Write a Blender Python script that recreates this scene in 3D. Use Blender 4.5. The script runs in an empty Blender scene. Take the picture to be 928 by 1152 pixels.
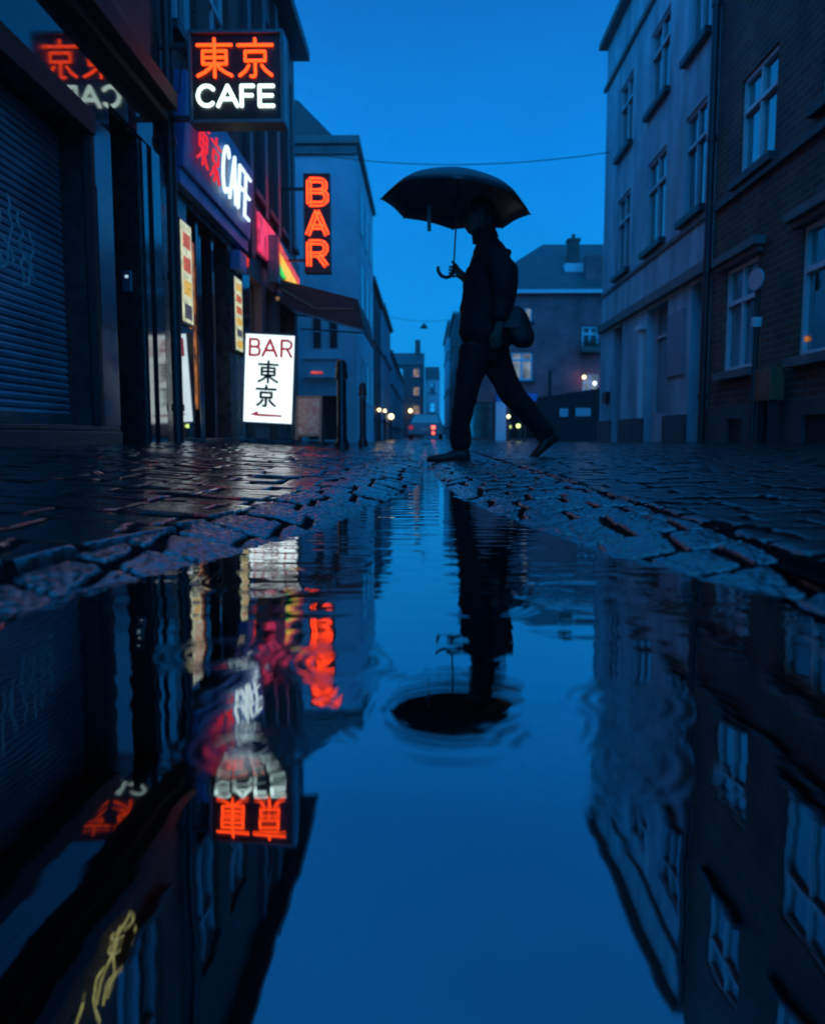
import bpy, bmesh, math, random
import numpy as np
from mathutils import Vector, Matrix

random.seed(7)
R = math.radians
scene = bpy.context.scene
COL = scene.collection

# ------------------------------------------------------------------ camera
CAM_H = 0.19
FPX, CX, CY = 860.0, 464.0, 576.0
PITCH, YAW = R(5.71), R(0.928)
cam_d = bpy.data.cameras.new('camera')
cam = bpy.data.objects.new('camera', cam_d)
COL.objects.link(cam)
cam.location = (0, 0, CAM_H)
cam.rotation_euler = (math.pi / 2 - PITCH, 0, YAW)
cam_d.sensor_fit = 'HORIZONTAL'
cam_d.sensor_width = 36.0
cam_d.lens = 36.0 * FPX / 928.0
cam_d.clip_start = 0.01
cam_d.clip_end = 2000
cam_d.dof.use_dof = True
cam_d.dof.focus_distance = 2.2
cam_d.dof.aperture_fstop = 4.0
scene.camera = cam
_Fw = Vector((-math.sin(YAW) * math.cos(PITCH), math.cos(YAW) * math.cos(PITCH), -math.sin(PITCH)))
_Rt = Vector((math.cos(YAW), math.sin(YAW), 0))
_Up = _Rt.cross(_Fw)


def at(px, py, Y=None, X=None, Z=None):
    """the place in the street seen at a spot of the photograph, at a known distance / wall / level"""
    d = _Fw * FPX + _Rt * (px - CX) + _Up * (CY - py)
    C = Vector((0, 0, CAM_H))
    if Y is not None:
        t = Y / d.y
    elif X is not None:
        t = X / d.x
    else:
        t = (Z - CAM_H) / d.z
    return C + d * t


# ------------------------------------------------------------------ mesh helpers
def root_of(o):
    while o.parent is not None:
        o = o.parent
    return o


class MB:
    def __init__(self):
        self.v, self.f = [], []

    def poly(self, *pts):
        b = len(self.v)
        self.v += [Vector(p) for p in pts]
        self.f.append(tuple(range(b, b + len(pts))))
        return self

    def hexa(self, p):
        b = len(self.v)
        self.v += [Vector(q) for q in p]
        for q in ((0, 1, 2, 3), (4, 5, 6, 7), (0, 1, 5, 4), (1, 2, 6, 5), (2, 3, 7, 6), (3, 0, 4, 7)):
            self.f.append(tuple(b + i for i in q))
        return self

    def box(self, x0, x1, y0, y1, z0, z1):
        return self.hexa([(x0, y0, z0), (x1, y0, z0), (x1, y1, z0), (x0, y1, z0),
                          (x0, y0, z1), (x1, y0, z1), (x1, y1, z1), (x0, y1, z1)])

    def prism(self, pts, ext):
        n = len(pts)
        b = len(self.v)
        e = Vector(ext)
        self.v += [Vector(p) for p in pts] + [Vector(p) + e for p in pts]
        self.f.append(tuple(b + i for i in range(n)))
        self.f.append(tuple(b + n + i for i in range(n)))
        for i in range(n):
            j = (i + 1) % n
            self.f.append((b + i, b + j, b + n + j, b + n + i))
        return self

    def tube(self, pts, r, n=8, closed=False):
        pts = [Vector(p) for p in pts]
        m = len(pts)
        rr = list(r) if isinstance(r, (list, tuple)) else [r] * m
        b = len(self.v)
        prev = None
        for i, p in enumerate(pts):
            if closed:
                t = pts[(i + 1) % m] - pts[i - 1]
            else:
                t = pts[min(i + 1, m - 1)] - pts[max(i - 1, 0)]
            t = t.normalized() if t.length > 1e-9 else Vector((0, 0, 1))
            if prev is None:
                a = Vector((0, 0, 1)) if abs(t.z) < .9 else Vector((0, 1, 0))
                u = t.cross(a).normalized()
            else:
                u = (prev - t * prev.dot(t))
                u = u.normalized() if u.length > 1e-6 else t.orthogonal().normalized()
            prev = u
            w = t.cross(u)
            for k in range(n):
                a = 2 * math.pi * k / n
                self.v.append(p + (u * math.cos(a) + w * math.sin(a)) * rr[i])
        for i in range(m if closed else m - 1):
            j = (i + 1) % m
            for k in range(n):
                l = (k + 1) % n
                self.f.append((b + i * n + k, b + i * n + l, b + j * n + l, b + j * n + k))
        if not closed:
            self.f.append(tuple(b + k for k in range(n)))
            self.f.append(tuple(b + (m - 1) * n + k for k in range(n)))
        return self

    def lathe(self, c, prof, n=20, ax=(0, 0, 1)):
        c = Vector(c)
        ax = Vector(ax).normalized()
        u = ax.orthogonal().normalized()
        w = ax.cross(u)
        b = len(self.v)
        for r, z in prof:
            for k in range(n):
                a = 2 * math.pi * k / n
                self.v.append(c + ax * z + (u * math.cos(a) + w * math.sin(a)) * max(r, 1e-4))
        for i in range(len(prof) - 1):
            for k in range(n):
                l = (k + 1) % n
                self.f.append((b + i * n + k, b + i * n + l, b + (i + 1) * n + l, b + (i + 1) * n + k))
        self.f.append(tuple(b + k for k in range(n)))
        self.f.append(tuple(b + (len(prof) - 1) * n + k for k in range(n)))
        return self

    def sphere(self, c, r, n=14, m=9, sc=(1, 1, 1)):
        c = Vector(c)
        b = len(self.v)
        for i in range(m + 1):
            th = math.pi * i / m
            s = max(math.sin(th), .004)
            for k in range(n):
                a = 2 * math.pi * k / n
                self.v.append(c + Vector((sc[0] * r * s * math.cos(a), sc[1] * r * s * math.sin(a), sc[2] * r * math.cos(th))))
        for i in range(m):
            for k in range(n):
                l = (k + 1) % n
                self.f.append((b + i * n + k, b + i * n + l, b + (i + 1) * n + l, b + (i + 1) * n + k))
        self.f.append(tuple(b + k for k in range(n)))
        self.f.append(tuple(b + m * n + k for k in range(n)))
        return self

    def move(self, M, start=0):
        for i in range(start, len(self.v)):
            self.v[i] = M @ self.v[i]
        return self

    def build(self, name, mat, parent=None, smooth=False, bevel=0):
        off = root_of(parent).location if parent is not None else Vector((0, 0, 0))
        me = bpy.data.meshes.new(name)
        me.from_pydata([tuple(v - off) for v in self.v], [], self.f)
        bm = bmesh.new()
        bm.from_mesh(me)
        bmesh.ops.recalc_face_normals(bm, faces=bm.faces)
        bm.to_mesh(me)
        bm.free()
        me.materials.append(mat)
        o = bpy.data.objects.new(name, me)
        COL.objects.link(o)
        if parent is not None:
            o.parent = parent
        if smooth:
            me.polygons.foreach_set('use_smooth', [True] * len(me.polygons))
            me.set_sharp_from_angle(angle=R(40))
        if bevel:
            md = o.modifiers.new('bevel', 'BEVEL')
            md.width = bevel
            md.segments = 2
            md.limit_method = 'ANGLE'
        return o


def tag(o, label, cat, group=None):
    o['label'] = label
    o['category'] = cat
    if group:
        o['group'] = group
    return o


def thing(name, loc, label, cat, group=None):
    o = bpy.data.objects.new(name, None)
    o.empty_display_size = .1
    COL.objects.link(o)
    o.location = loc
    return tag(o, label, cat, group)


# ------------------------------------------------------------------ materials
def nn(nt, t, **kw):
    n = nt.nodes.new(t)
    for k, v in kw.items():
        setattr(n, k, v)
    return n


def mat(name, base, rough=.6, base2=None, nscale=6.0, ndetail=5, metal=0.0, ior=1.5, bump=0.0, bscale=60.0,
        emit=None, estr=1.0, rvar=0.0, stretch=None, bdist=.01, coat=0.0, spec=None):
    m = bpy.data.materials.new(name)
    m.use_nodes = True
    nt = m.node_tree
    p = nt.nodes['Principled BSDF']
    p.inputs['Base Color'].default_value = (*base, 1)
    p.inputs['Roughness'].default_value = rough
    p.inputs['Metallic'].default_value = metal
    p.inputs['IOR'].default_value = ior
    if coat:
        p.inputs['Coat Weight'].default_value = coat
        p.inputs['Coat Roughness'].default_value = .06
    tc = nn(nt, 'ShaderNodeTexCoord')
    src = tc.outputs['Object']
    if stretch:
        mp = nn(nt, 'ShaderNodeMapping')
        mp.inputs['Scale'].default_value = stretch
        nt.links.new(src, mp.inputs['Vector'])
        src = mp.outputs['Vector']
    if base2 or rvar:
        nz = nn(nt, 'ShaderNodeTexNoise')
        nz.inputs['Scale'].default_value = nscale
        nz.inputs['Detail'].default_value = ndetail
        nz.inputs['Roughness'].default_value = .6
        nt.links.new(src, nz.inputs['Vector'])
        rp = nn(nt, 'ShaderNodeMapRange')
        rp.inputs['From Min'].default_value = .3
        rp.inputs['From Max'].default_value = .7
        nt.links.new(nz.outputs['Fac'], rp.inputs['Value'])
        if base2:
            mx = nn(nt, 'ShaderNodeMix', data_type='RGBA')
            mx.inputs['A'].default_value = (*base, 1)
            mx.inputs['B'].default_value = (*base2, 1)
            nt.links.new(rp.outputs[0], mx.inputs['Factor'])
            nt.links.new(mx.outputs['Result'], p.inputs['Base Color'])
        if rvar:
            r2 = nn(nt, 'ShaderNodeMapRange')
            r2.inputs['To Min'].default_value = max(rough - rvar, .02)
            r2.inputs['To Max'].default_value = min(rough + rvar, 1)
            nt.links.new(rp.outputs[0], r2.inputs['Value'])
            nt.links.new(r2.outputs[0], p.inputs['Roughness'])
    if bump:
        nb = nn(nt, 'ShaderNodeTexNoise')
        nb.inputs['Scale'].default_value = bscale
        nb.inputs['Detail'].default_value = 3
        nt.links.new(src, nb.inputs['Vector'])
        bp = nn(nt, 'ShaderNodeBump')
        bp.inputs['Strength'].default_value = bump
        bp.inputs['Distance'].default_value = bdist
        nt.links.new(nb.outputs['Fac'], bp.inputs['Height'])
        nt.links.new(bp.outputs['Normal'], p.inputs['Normal'])
    if emit:
        p.inputs['Emission Color'].default_value = (*emit, 1)
        p.inputs['Emission Strength'].default_value = estr
    return m


def brick_mat(name, c1, c2, mortar, rough=.75, bw=.21, rh=.068):
    m = bpy.data.materials.new(name)
    m.use_nodes = True
    nt = m.node_tree
    p = nt.nodes['Principled BSDF']
    tc = nn(nt, 'ShaderNodeTexCoord')
    sx = nn(nt, 'ShaderNodeSeparateXYZ')
    nt.links.new(tc.outputs['Object'], sx.inputs[0])
    ad = nn(nt, 'ShaderNodeMath', operation='ADD')
    nt.links.new(sx.outputs['X'], ad.inputs[0])
    nt.links.new(sx.outputs['Y'], ad.inputs[1])
    cb = nn(nt, 'ShaderNodeCombineXYZ')
    nt.links.new(ad.outputs[0], cb.inputs['X'])
    nt.links.new(sx.outputs['Z'], cb.inputs['Y'])
    br = nn(nt, 'ShaderNodeTexBrick')
    br.inputs['Scale'].default_value = 1
    br.inputs['Brick Width'].default_value = bw
    br.inputs['Row Height'].default_value = rh
    br.inputs['Mortar Size'].default_value = .011
    br.inputs['Mortar Smooth'].default_value = .2
    br.inputs['Color1'].default_value = (*c1, 1)
    br.inputs['Color2'].default_value = (*c2, 1)
    br.inputs['Mortar'].default_value = (*mortar, 1)
    nt.links.new(cb.outputs[0], br.inputs['Vector'])
    nz = nn(nt, 'ShaderNodeTexNoise')
    nz.inputs['Scale'].default_value = 1.7
    nz.inputs['Detail'].default_value = 6
    nt.links.new(tc.outputs['Object'], nz.inputs['Vector'])
    mr = nn(nt, 'ShaderNodeMapRange')
    mr.inputs['From Min'].default_value = .3
    mr.inputs['From Max'].default_value = .7
    mr.inputs['To Min'].default_value = .55
    mr.inputs['To Max'].default_value = 1.25
    nt.links.new(nz.outputs['Fac'], mr.inputs['Value'])
    mx = nn(nt, 'ShaderNodeMix', data_type='RGBA', blend_type='MULTIPLY')
    mx.inputs['Factor'].default_value = 1
    nt.links.new(br.outputs['Color'], mx.inputs['A'])
    nt.links.new(mr.outputs[0], mx.inputs['B'])
    nt.links.new(mx.outputs['Result'], p.inputs['Base Color'])
    bp = nn(nt, 'ShaderNodeBump')
    bp.inputs['Strength'].default_value = .5
    bp.inputs['Distance'].default_value = .008
    iv = nn(nt, 'ShaderNodeMath', operation='SUBTRACT')
    iv.inputs[0].default_value = 1
    nt.links.new(br.outputs['Fac'], iv.inputs[1])
    nt.links.new(iv.outputs[0], bp.inputs['Height'])
    nt.links.new(bp.outputs['Normal'], p.inputs['Normal'])
    p.inputs['Roughness'].default_value = rough
    return m


def emis(name, col, s=1.0, var=0.0, vscale=8):
    m = mat(name, (.02, .02, .02), .4, emit=col, estr=s)
    if var:
        nt = m.node_tree
        p = nt.nodes['Principled BSDF']
        tc = nn(nt, 'ShaderNodeTexCoord')
        nz = nn(nt, 'ShaderNodeTexNoise')
        nz.inputs['Scale'].default_value = vscale
        nt.links.new(tc.outputs['Object'], nz.inputs['Vector'])
        mr = nn(nt, 'ShaderNodeMapRange')
        mr.inputs['From Min'].default_value = .35
        mr.inputs['From Max'].default_value = .65
        mr.inputs['To Min'].default_value = s * (1 - var)
        mr.inputs['To Max'].default_value = s * (1 + var)
        nt.links.new(nz.outputs['Fac'], mr.inputs['Value'])
        nt.links.new(mr.outputs[0], p.inputs['Emission Strength'])
    return m


M = {}
M['brick_purple'] = brick_mat('brick_purple', (.13, .075, .06), (.085, .05, .042), (.11, .10, .09))
M['brick_brown'] = brick_mat('brick_brown', (.20, .075, .05), (.10, .04, .028), (.15, .125, .11))
M['brick_red'] = brick_mat('brick_red', (.16, .07, .05), (.11, .05, .04), (.11, .10, .09))
M['brick_house'] = brick_mat('brick_house', (.72, .125, .13), (.56, .10, .105), (.36, .18, .18), bw=.24, rh=.08)
M['render_grey'] = mat('grey_render', (.50, .68, .73), .75, (.20, .29, .33), 2.6, 8, bump=.25, bscale=45, stretch=(1, 1, .35))
M['render_pale'] = mat('pale_render', (.58, .74, .79), .75, (.38, .50, .55), 1.2, 8, bump=.2, bscale=30)
M['render_mauve'] = mat('mauve_cladding', (.15, .10, .10), .5, (.09, .06, .065), 2.5, 7, stretch=(2, 2, .4))
M['render_dark'] = mat('dark_render', (.10, .10, .10), .7, (.06, .06, .065), 2, 7)
M['stone_trim'] = mat('stone_trim', (.22, .21, .20), .7, (.13, .13, .13), 5, 6, bump=.2, bscale=60)
M['stone_dark'] = mat('dark_stone', (.08, .08, .08), .55, (.045, .045, .05), 4, 6, bump=.25, bscale=50)
M['black_paint'] = mat('black_paint', (.018, .018, .02), .3, (.03, .03, .03), 12, 5, rvar=.12, bump=.05, bscale=30)
M['black_matt'] = mat('black_matt', (.012, .012, .013), .7, (.02, .02, .02), 9)
M['dark_gloss'] = mat('dark_gloss', (.02, .022, .028), .10, (.03, .03, .035), 7, 4, ior=2.3, bump=.02, bscale=8)
M['gloss_panel'] = mat('gloss_panel', (.03, .035, .045), .05, (.05, .055, .065), 5, 6, ior=1.75, rvar=.03, bump=.006, bscale=5)
M['blue_panel'] = mat('blue_panel', (.055, .26, .62), .42, (.045, .20, .50), 3, 6, ior=1.5, rvar=.08)
M['shutter'] = mat('shutter_steel', (.52, .52, .60), .40, (.20, .20, .26), 1.9, 9, metal=.1, rvar=.12, stretch=(1, 1, 2.2))
M['mirror_glass'] = mat('mirror_glass', (.42, .45, .48), .03, (.5, .52, .55), 5, metal=.9)
M['steel'] = mat('dull_steel', (.22, .23, .24), .35, (.14, .15, .16), 14, 5, metal=.7, rvar=.1)
M['pilaster_paint'] = mat('pilaster_paint', (.09, .16, .23), .18, (.05, .09, .14), 3.5, 7, ior=1.7, rvar=.08)
M['board_lavender'] = mat('faded_board', (.36, .36, .42), .6, (.24, .25, .30), 5, 7)
M['white_frame'] = mat('white_frame', (.80, .79, .80), .4, (.70, .69, .70), 10, 5)
M['grey_frame'] = mat('grey_frame', (.55, .57, .60), .4, (.42, .44, .47), 10, 5)
M['glass'] = mat('window_glass', (.012, .014, .018), .05, (.03, .03, .032), 1.3, 4, ior=4.6, bump=.03, bscale=3.5)
M['glass_curtain'] = mat('curtained_glass', (.10, .10, .11), .08, (.22, .22, .24), 1.8, 5, ior=2.4, bump=.03, bscale=3, stretch=(3, 3, .5))
M['slate'] = mat('slate_roof', (.09, .095, .10), .5, (.06, .06, .065), 3, 8, bump=.3, bscale=25)
M['lead'] = mat('dark_lead', (.03, .03, .033), .45, (.02, .02, .023), 6)
M['sign_black'] = mat('sign_black', (.02, .018, .018), .28, (.03, .025, .025), 10, 4)
M['awning'] = mat('awning_canvas', (.10, .022, .02), .6, (.07, .016, .016), 7, 6, bump=.15, bscale=80)
M['awning_trim'] = mat('awning_trim', (.32, .19, .08), .5, (.24, .14, .06), 9)
M['wood_brown'] = mat('brown_wood', (.16, .07, .03), .4, (.10, .04, .02), 12, 5, stretch=(6, 6, .6))
M['board_art'] = mat('painted_board', (.40, .05, .04), .5, (.55, .42, .34), 22, 8)
M['board_frame'] = mat('board_frame', (.24, .13, .10), .55, (.16, .09, .07), 14)
M['mustard'] = mat('mustard_paint', (.42, .125, .05), .5, (.27, .085, .04), 16, 7)
M['coat'] = mat('coat_wool', (.004, .004, .005), .9, (.003, .003, .004), 40, 4, bump=.15, bscale=250, bdist=.003)
M['trouser'] = mat('trouser_cloth', (.004, .004, .005), .9, (.003, .003, .004), 30, 4, bump=.15, bscale=200, bdist=.003)
M['leather'] = mat('black_leather', (.006, .006, .006), .55, (.010, .009, .009), 30, 5, bump=.15, bscale=120, bdist=.003)
M['skin'] = mat('skin', (.15, .08, .06), .6, (.12, .065, .05), 20)
M['hair'] = mat('dark_hair', (.012, .010, .009), .6, (.02, .016, .014), 50)
M['canopy'] = mat('umbrella_cloth', (.03, .031, .036), .36, (.038, .04, .048), 14, 5, bump=.05, bscale=120, bdist=.002)
M['car_paint'] = mat('car_paint', (.12, .16, .22), .25, (.10, .14, .2), 5, coat=.6)
M['rubber'] = mat('rubber', (.015, .015, .015), .7, (.025, .025, .025), 30)
M['sprig'] = mat('straw_sprig', (.72, .58, .16), .5, (.55, .46, .12), 40)
M['paper'] = mat('white_paper', (.75, .75, .75), .6, (.6, .6, .62), 20)
M['poster'] = mat('dark_poster', (.10, .045, .07), .22, (.05, .07, .13), 6, 7, ior=1.9)
M['letter_red'] = mat('red_paint', (.45, .03, .04), .5, (.38, .025, .035), 20, emit=(.30, .012, .025), estr=1)
M['spray'] = mat('spray_paint', (.72, .74, .72), .5, (.4, .42, .42), 30)
M['squiggle_yellow'] = emis('squiggle_yellow', (.80, .74, .26), .55, .4, 20)
M['letter_black'] = mat('black_letter', (.008, .012, .014), .5, (.012, .016, .018), 20)
# light that the place has
M['neon_orange'] = emis('neon_orange', (1, .055, .004), 3.6)
M['neon_bar'] = emis('neon_bar', (1, .045, .006), 5.0)
M['neon_red'] = emis('neon_red', (1, .025, .045), .85)
M['neon_white'] = emis('neon_white', (.75, 1, .93), 2.0)
M['letter_white'] = emis('letter_white', (.75, .95, 1), 1.3)
M['lightbox'] = emis('lightbox_face', (.82, .98, 1), 1.35, .06, 3)
M['menu_light'] = emis('menu_light', (.75, .80, .52), .75, .25, 14)
M['menu_red'] = emis('menu_red', (.8, .16, .05), .6, .4, 30)
M['menu_yellow'] = emis('menu_yellow', (.9, .55, .08), .7, .4, 30)
M['menu_dark'] = emis('menu_dark', (.12, .12, .16), .5, .4, 30)
M['warm_room'] = emis('warm_room', (1, .33, .055), .22, .9, 9)
M['warm_lamp'] = emis('warm_lamp', (1, .70, .32), 5.0)
M['white_lamp'] = emis('white_lamp', (.85, .95, 1), 4.0)
M['green_lamp'] = emis('green_lamp', (.75, 1, .25), 3.0)
M['tail_red'] = emis('tail_red', (1, .10, .06), 4.0)
M['lit_window'] = emis('lit_window', (1, .62, .30), .30, .5, 4)
M['lit_cool'] = emis('lit_cool', (.6, .8, 1), .22, .6, 3)
M['panel_pink'] = emis('panel_pink', (1, .05, .16), .8, .4, 5)
M['panel_yellow'] = emis('panel_yellow', (1, .55, .04), 1.1, .2, 5)
M['panel_red'] = emis('panel_red', (1, .09, .05), .7, .4, 6)
M['panel_green'] = emis('panel_green', (.05, .8, .12), .9, .2, 5)
M['dial'] = emis('dial_light', (.55, .85, 1), .8)

# ------------------------------------------------------------------ world and sun
w = bpy.data.worlds.new('World')
scene.world = w
w.use_nodes = True
nt = w.node_tree
bg = nt.nodes['Background']
tc = nn(nt, 'ShaderNodeTexCoord')
sp = nn(nt, 'ShaderNodeSeparateXYZ')
nt.links.new(tc.outputs['Generated'], sp.inputs[0])
rp = nn(nt, 'ShaderNodeValToRGB')
cr = rp.color_ramp
stops = [(0.0, (.008, .37, .96)), (.16, (.005, .335, .95)), (.32, (.004, .255, .83)), (.47, (.005, .172, .60)),
         (.64, (.005, .150, .52)), (.8, (.010, .22, .66)), (1.0, (.016, .29, .82))]
cr.elements[0].position = 0
cr.elements[0].color = (*stops[0][1], 1)
cr.elements[1].position = 1
cr.elements[1].color = (*stops[-1][1], 1)
for pos, c in stops[1:-1]:
    e = cr.elements.new(pos)
    e.color = (*c, 1)
nt.links.new(sp.outputs['Z'], rp.inputs['Fac'])
# very soft cloud unevenness
nz = nn(nt, 'ShaderNodeTexNoise')
nz.inputs['Scale'].default_value = 2.2
nz.inputs['Detail'].default_value = 4
nt.links.new(tc.outputs['Generated'], nz.inputs['Vector'])
mr = nn(nt, 'ShaderNodeMapRange')
mr.inputs['From Min'].default_value = .3
mr.inputs['From Max'].default_value = .7
mr.inputs['To Min'].default_value = .84
mr.inputs['To Max'].default_value = 1.12
nt.links.new(nz.outputs['Fac'], mr.inputs['Value'])
mu = nn(nt, 'ShaderNodeMix', data_type='RGBA', blend_type='MULTIPLY')
mu.inputs['Factor'].default_value = 1
nt.links.new(rp.outputs['Color'], mu.inputs['A'])
nt.links.new(mr.outputs[0], mu.inputs['B'])
sky = nn(nt, 'ShaderNodeTexSky', sky_type='NISHITA')
sky.sun_disc = False
sky.sun_elevation = R(1)
sky.sun_rotation = R(195)
tint = nn(nt, 'ShaderNodeMix', data_type='RGBA', blend_type='MULTIPLY')
tint.inputs['Factor'].default_value = 1
tint.inputs['B'].default_value = (.0003, .004, .012, 1)
nt.links.new(sky.outputs['Color'], tint.inputs['A'])
ad = nn(nt, 'ShaderNodeMix', data_type='RGBA', blend_type='ADD')
ad.inputs['Factor'].default_value = 1
nt.links.new(mu.outputs['Result'], ad.inputs['A'])
nt.links.new(tint.outputs['Result'], ad.inputs['B'])
nt.links.new(ad.outputs['Result'], bg.inputs['Color'])
# sky behind the camera raised above the rest, an added fill for the facades
back_fill = nn(nt, 'ShaderNodeMapRange', interpolation_type='SMOOTHSTEP')
back_fill.inputs['From Min'].default_value = .15
back_fill.inputs['From Max'].default_value = -.75
back_fill.inputs['To Min'].default_value = 1.0
back_fill.inputs['To Max'].default_value = 2.7
nt.links.new(sp.outputs['Y'], back_fill.inputs['Value'])
nt.links.new(back_fill.outputs[0], bg.inputs['Strength'])
sun_d = bpy.data.lights.new('sun', 'SUN')
sun_d.energy = .012
sun_d.angle = R(25)
sun_d.color = (.25, .5, 1)
sun = bpy.data.objects.new('sun', sun_d)
sun.rotation_euler = (R(50), 0, R(-15))
COL.objects.link(sun)

# ------------------------------------------------------------------ ground
def h2(a, b, s=0):
    a = np.asarray(a, dtype=np.float64)
    b = np.asarray(b, dtype=np.float64)
    v = np.sin(a * 127.1 + b * 311.7 + s * 74.7) * 43758.5453
    return v - np.floor(v)


def vnoise(x, y, s=0):
    xi, yi = np.floor(x), np.floor(y)
    fx, fy = x - xi, y - yi
    fx = fx * fx * (3 - 2 * fx)
    fy = fy * fy * (3 - 2 * fy)
    a = h2(xi, yi, s) * (1 - fx) + h2(xi + 1, yi, s) * fx
    b = h2(xi, yi + 1, s) * (1 - fx) + h2(xi + 1, yi + 1, s) * fx
    return a * (1 - fy) + b * fy


def fbm(x, y, s=0, o=3):
    t, a, n = 0, 1, 0
    for i in range(o):
        t = t + a * (vnoise(x * 2 ** i, y * 2 ** i, s + i * 11) - .5)
        n += a
        a *= .5
    return t / n


def stones(x, y, rowd, colw, seed, joint=.016, skew=0.0):
    """height 0..1 across setts in wobbly courses, and each stone's own random level"""
    yy = y + skew * x + .03 * (vnoise(x * 2.3, y * 2.3, seed) - .5) + .018 * (vnoise(x * 14, y * 14, seed + 5) - .5)
    xx = x + .020 * (vnoise(x * 13, y * 13, seed + 9) - .5)
    r = np.floor(yy / rowd)
    fy = yy / rowd - r
    cw = colw * (.8 + .45 * h2(r, 3, seed))
    cc = xx / cw + h2(r, 7, seed)
    # uneven stone lengths in a course
    k = np.floor(cc)
    f = cc - k
    cut = .38 + .24 * h2(k, r, seed + 2)
    left = f < cut
    fx = np.where(left, f / cut, (f - cut) / (1 - cut))
    cw2 = np.where(left, cut, 1 - cut) * cw * 1.0
    idx = k * 2 + np.where(left, 0, 1)
    dx = np.minimum(fx, 1 - fx) * cw2
    dy = np.minimum(fy, 1 - fy) * rowd
    q = joint * .62
    d = -np.log(np.exp(-dx / (q * .35)) + np.exp(-dy / (q * .35))) * (q * .35)
    d = d - joint * .25
    h = np.clip(d / q, 0, 1)
    h = h * h * (3 - 2 * h)
    rnd = h2(idx, r, seed + 4)
    tilt = (fx - .5) * (h2(idx, r, seed + 6) - .5) + (fy - .5) * (h2(idx, r, seed + 8) - .5)
    dome = 1 - .5 * ((fx - .5) ** 2 + (fy - .5) ** 2) * 2
    return h, rnd - .5, tilt, dome


def grid(name, xs, ys, zf, m):
    X, Y = np.meshgrid(xs, ys)
    Z = zf(X, Y)
    ny, nx = X.shape
    co = np.stack([X, Y, Z], -1).reshape(-1, 3).astype(np.float32)
    i = np.arange(ny * nx).reshape(ny, nx)
    q = np.stack([i[:-1, :-1], i[:-1, 1:], i[1:, 1:], i[1:, :-1]], -1).reshape(-1, 4)
    me = bpy.data.meshes.new(name)
    me.vertices.add(len(co))
    me.vertices.foreach_set('co', co.ravel())
    me.loops.add(q.size)
    me.loops.foreach_set('vertex_index', q.ravel().astype(np.int32))
    me.polygons.add(len(q))
    me.polygons.foreach_set('loop_start', np.arange(0, q.size, 4, dtype=np.int32))
    me.polygons.foreach_set('loop_total', np.full(len(q), 4, dtype=np.int32))
    me.polygons.foreach_set('use_smooth', np.ones(len(q), dtype=bool))
    me.update()
    me.validate()
    me.materials.append(m)
    if 'h' in JOINT:
        at_ = me.attributes.new('joint', 'FLOAT', 'POINT')
        at_.data.foreach_set('value', JOINT.pop('h').ravel().astype(np.float32))
    o = bpy.data.objects.new(name, me)
    COL.objects.link(o)
    o['kind'] = 'structure'
    return o


def grit_joints(m):
    """black grit packed between the stones"""
    nt = m.node_tree
    p = nt.nodes['Principled BSDF']
    out = nt.nodes['Material Output']
    g = nn(nt, 'ShaderNodeBsdfPrincipled')
    g.inputs['Base Color'].default_value = (.007, .007, .008, 1)
    g.inputs['Roughness'].default_value = .8
    g.inputs['Specular IOR Level'].default_value = .08
    a = nn(nt, 'ShaderNodeAttribute', attribute_name='joint')
    mr = nn(nt, 'ShaderNodeMapRange')
    mr.inputs['From Min'].default_value = .9
    mr.inputs['From Max'].default_value = .55
    nt.links.new(a.outputs['Fac'], mr.inputs['Value'])
    mx = nn(nt, 'ShaderNodeMixShader')
    nt.links.new(mr.outputs[0], mx.inputs['Fac'])
    nt.links.new(p.outputs[0], mx.inputs[1])
    nt.links.new(g.outputs[0], mx.inputs[2])
    nt.links.new(mx.outputs[0], out.inputs['Surface'])


JOINT = {}


def wet_stone(name, c1, c2, rough, gscale, gstr, gdist, rvar=.1, ior=1.55):
    m = mat(name, c1, rough, c2, 9, 8, rvar=rvar, ior=ior)
    nt = m.node_tree
    p = nt.nodes['Principled BSDF']
    tc = nn(nt, 'ShaderNodeTexCoord')
    n1 = nn(nt, 'ShaderNodeTexNoise')
    n1.inputs['Scale'].default_value = gscale
    n1.inputs['Detail'].default_value = 4
    n1.inputs['Roughness'].default_value = .65
    nt.links.new(tc.outputs['Object'], n1.inputs['Vector'])
    b1 = nn(nt, 'ShaderNodeBump')
    b1.inputs['Strength'].default_value = gstr
    b1.inputs['Distance'].default_value = gdist
    nt.links.new(n1.outputs['Fac'], b1.inputs['Height'])
    nt.links.new(b1.outputs['Normal'], p.inputs['Normal'])
    return m


M['setts'] = wet_stone('wet_setts', (.05, .048, .05), (.022, .022, .025), .07, 260, .7, .0015, .03, ior=2.9)
M['pave_left'] = wet_stone('wet_pavement_setts', (.03, .029, .03), (.014, .014, .015), .085, 60, .8, .0026, .045, ior=2.6)
M['pave_right'] = wet_stone('wet_asphalt', (.045, .045, .047), (.028, .028, .03), .14, 110, .9, .0035, .07, ior=3.0)
M['far_ground'] = wet_stone('wet_far_road', (.05, .05, .052), (.03, .03, .032), .24, 9, .5, .012, .1, ior=1.7)
grit_joints(M['setts'])
grit_joints(M['pave_left'])
grit_joints(M['pave_right'])
M['earth'] = mat('bare_ground', (.04, .04, .04), .6, (.03, .03, .03), 2)


def spaced(parts):
    out = []
    for a, b, s in parts:
        out.append(np.arange(a, b - 1e-9, s))
    return np.concatenate(out + [np.array([parts[-1][1]])])


def gfall(y):
    return np.interp(y, [0, 7, 16, 20], [1, 1, .52, .45])


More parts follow.
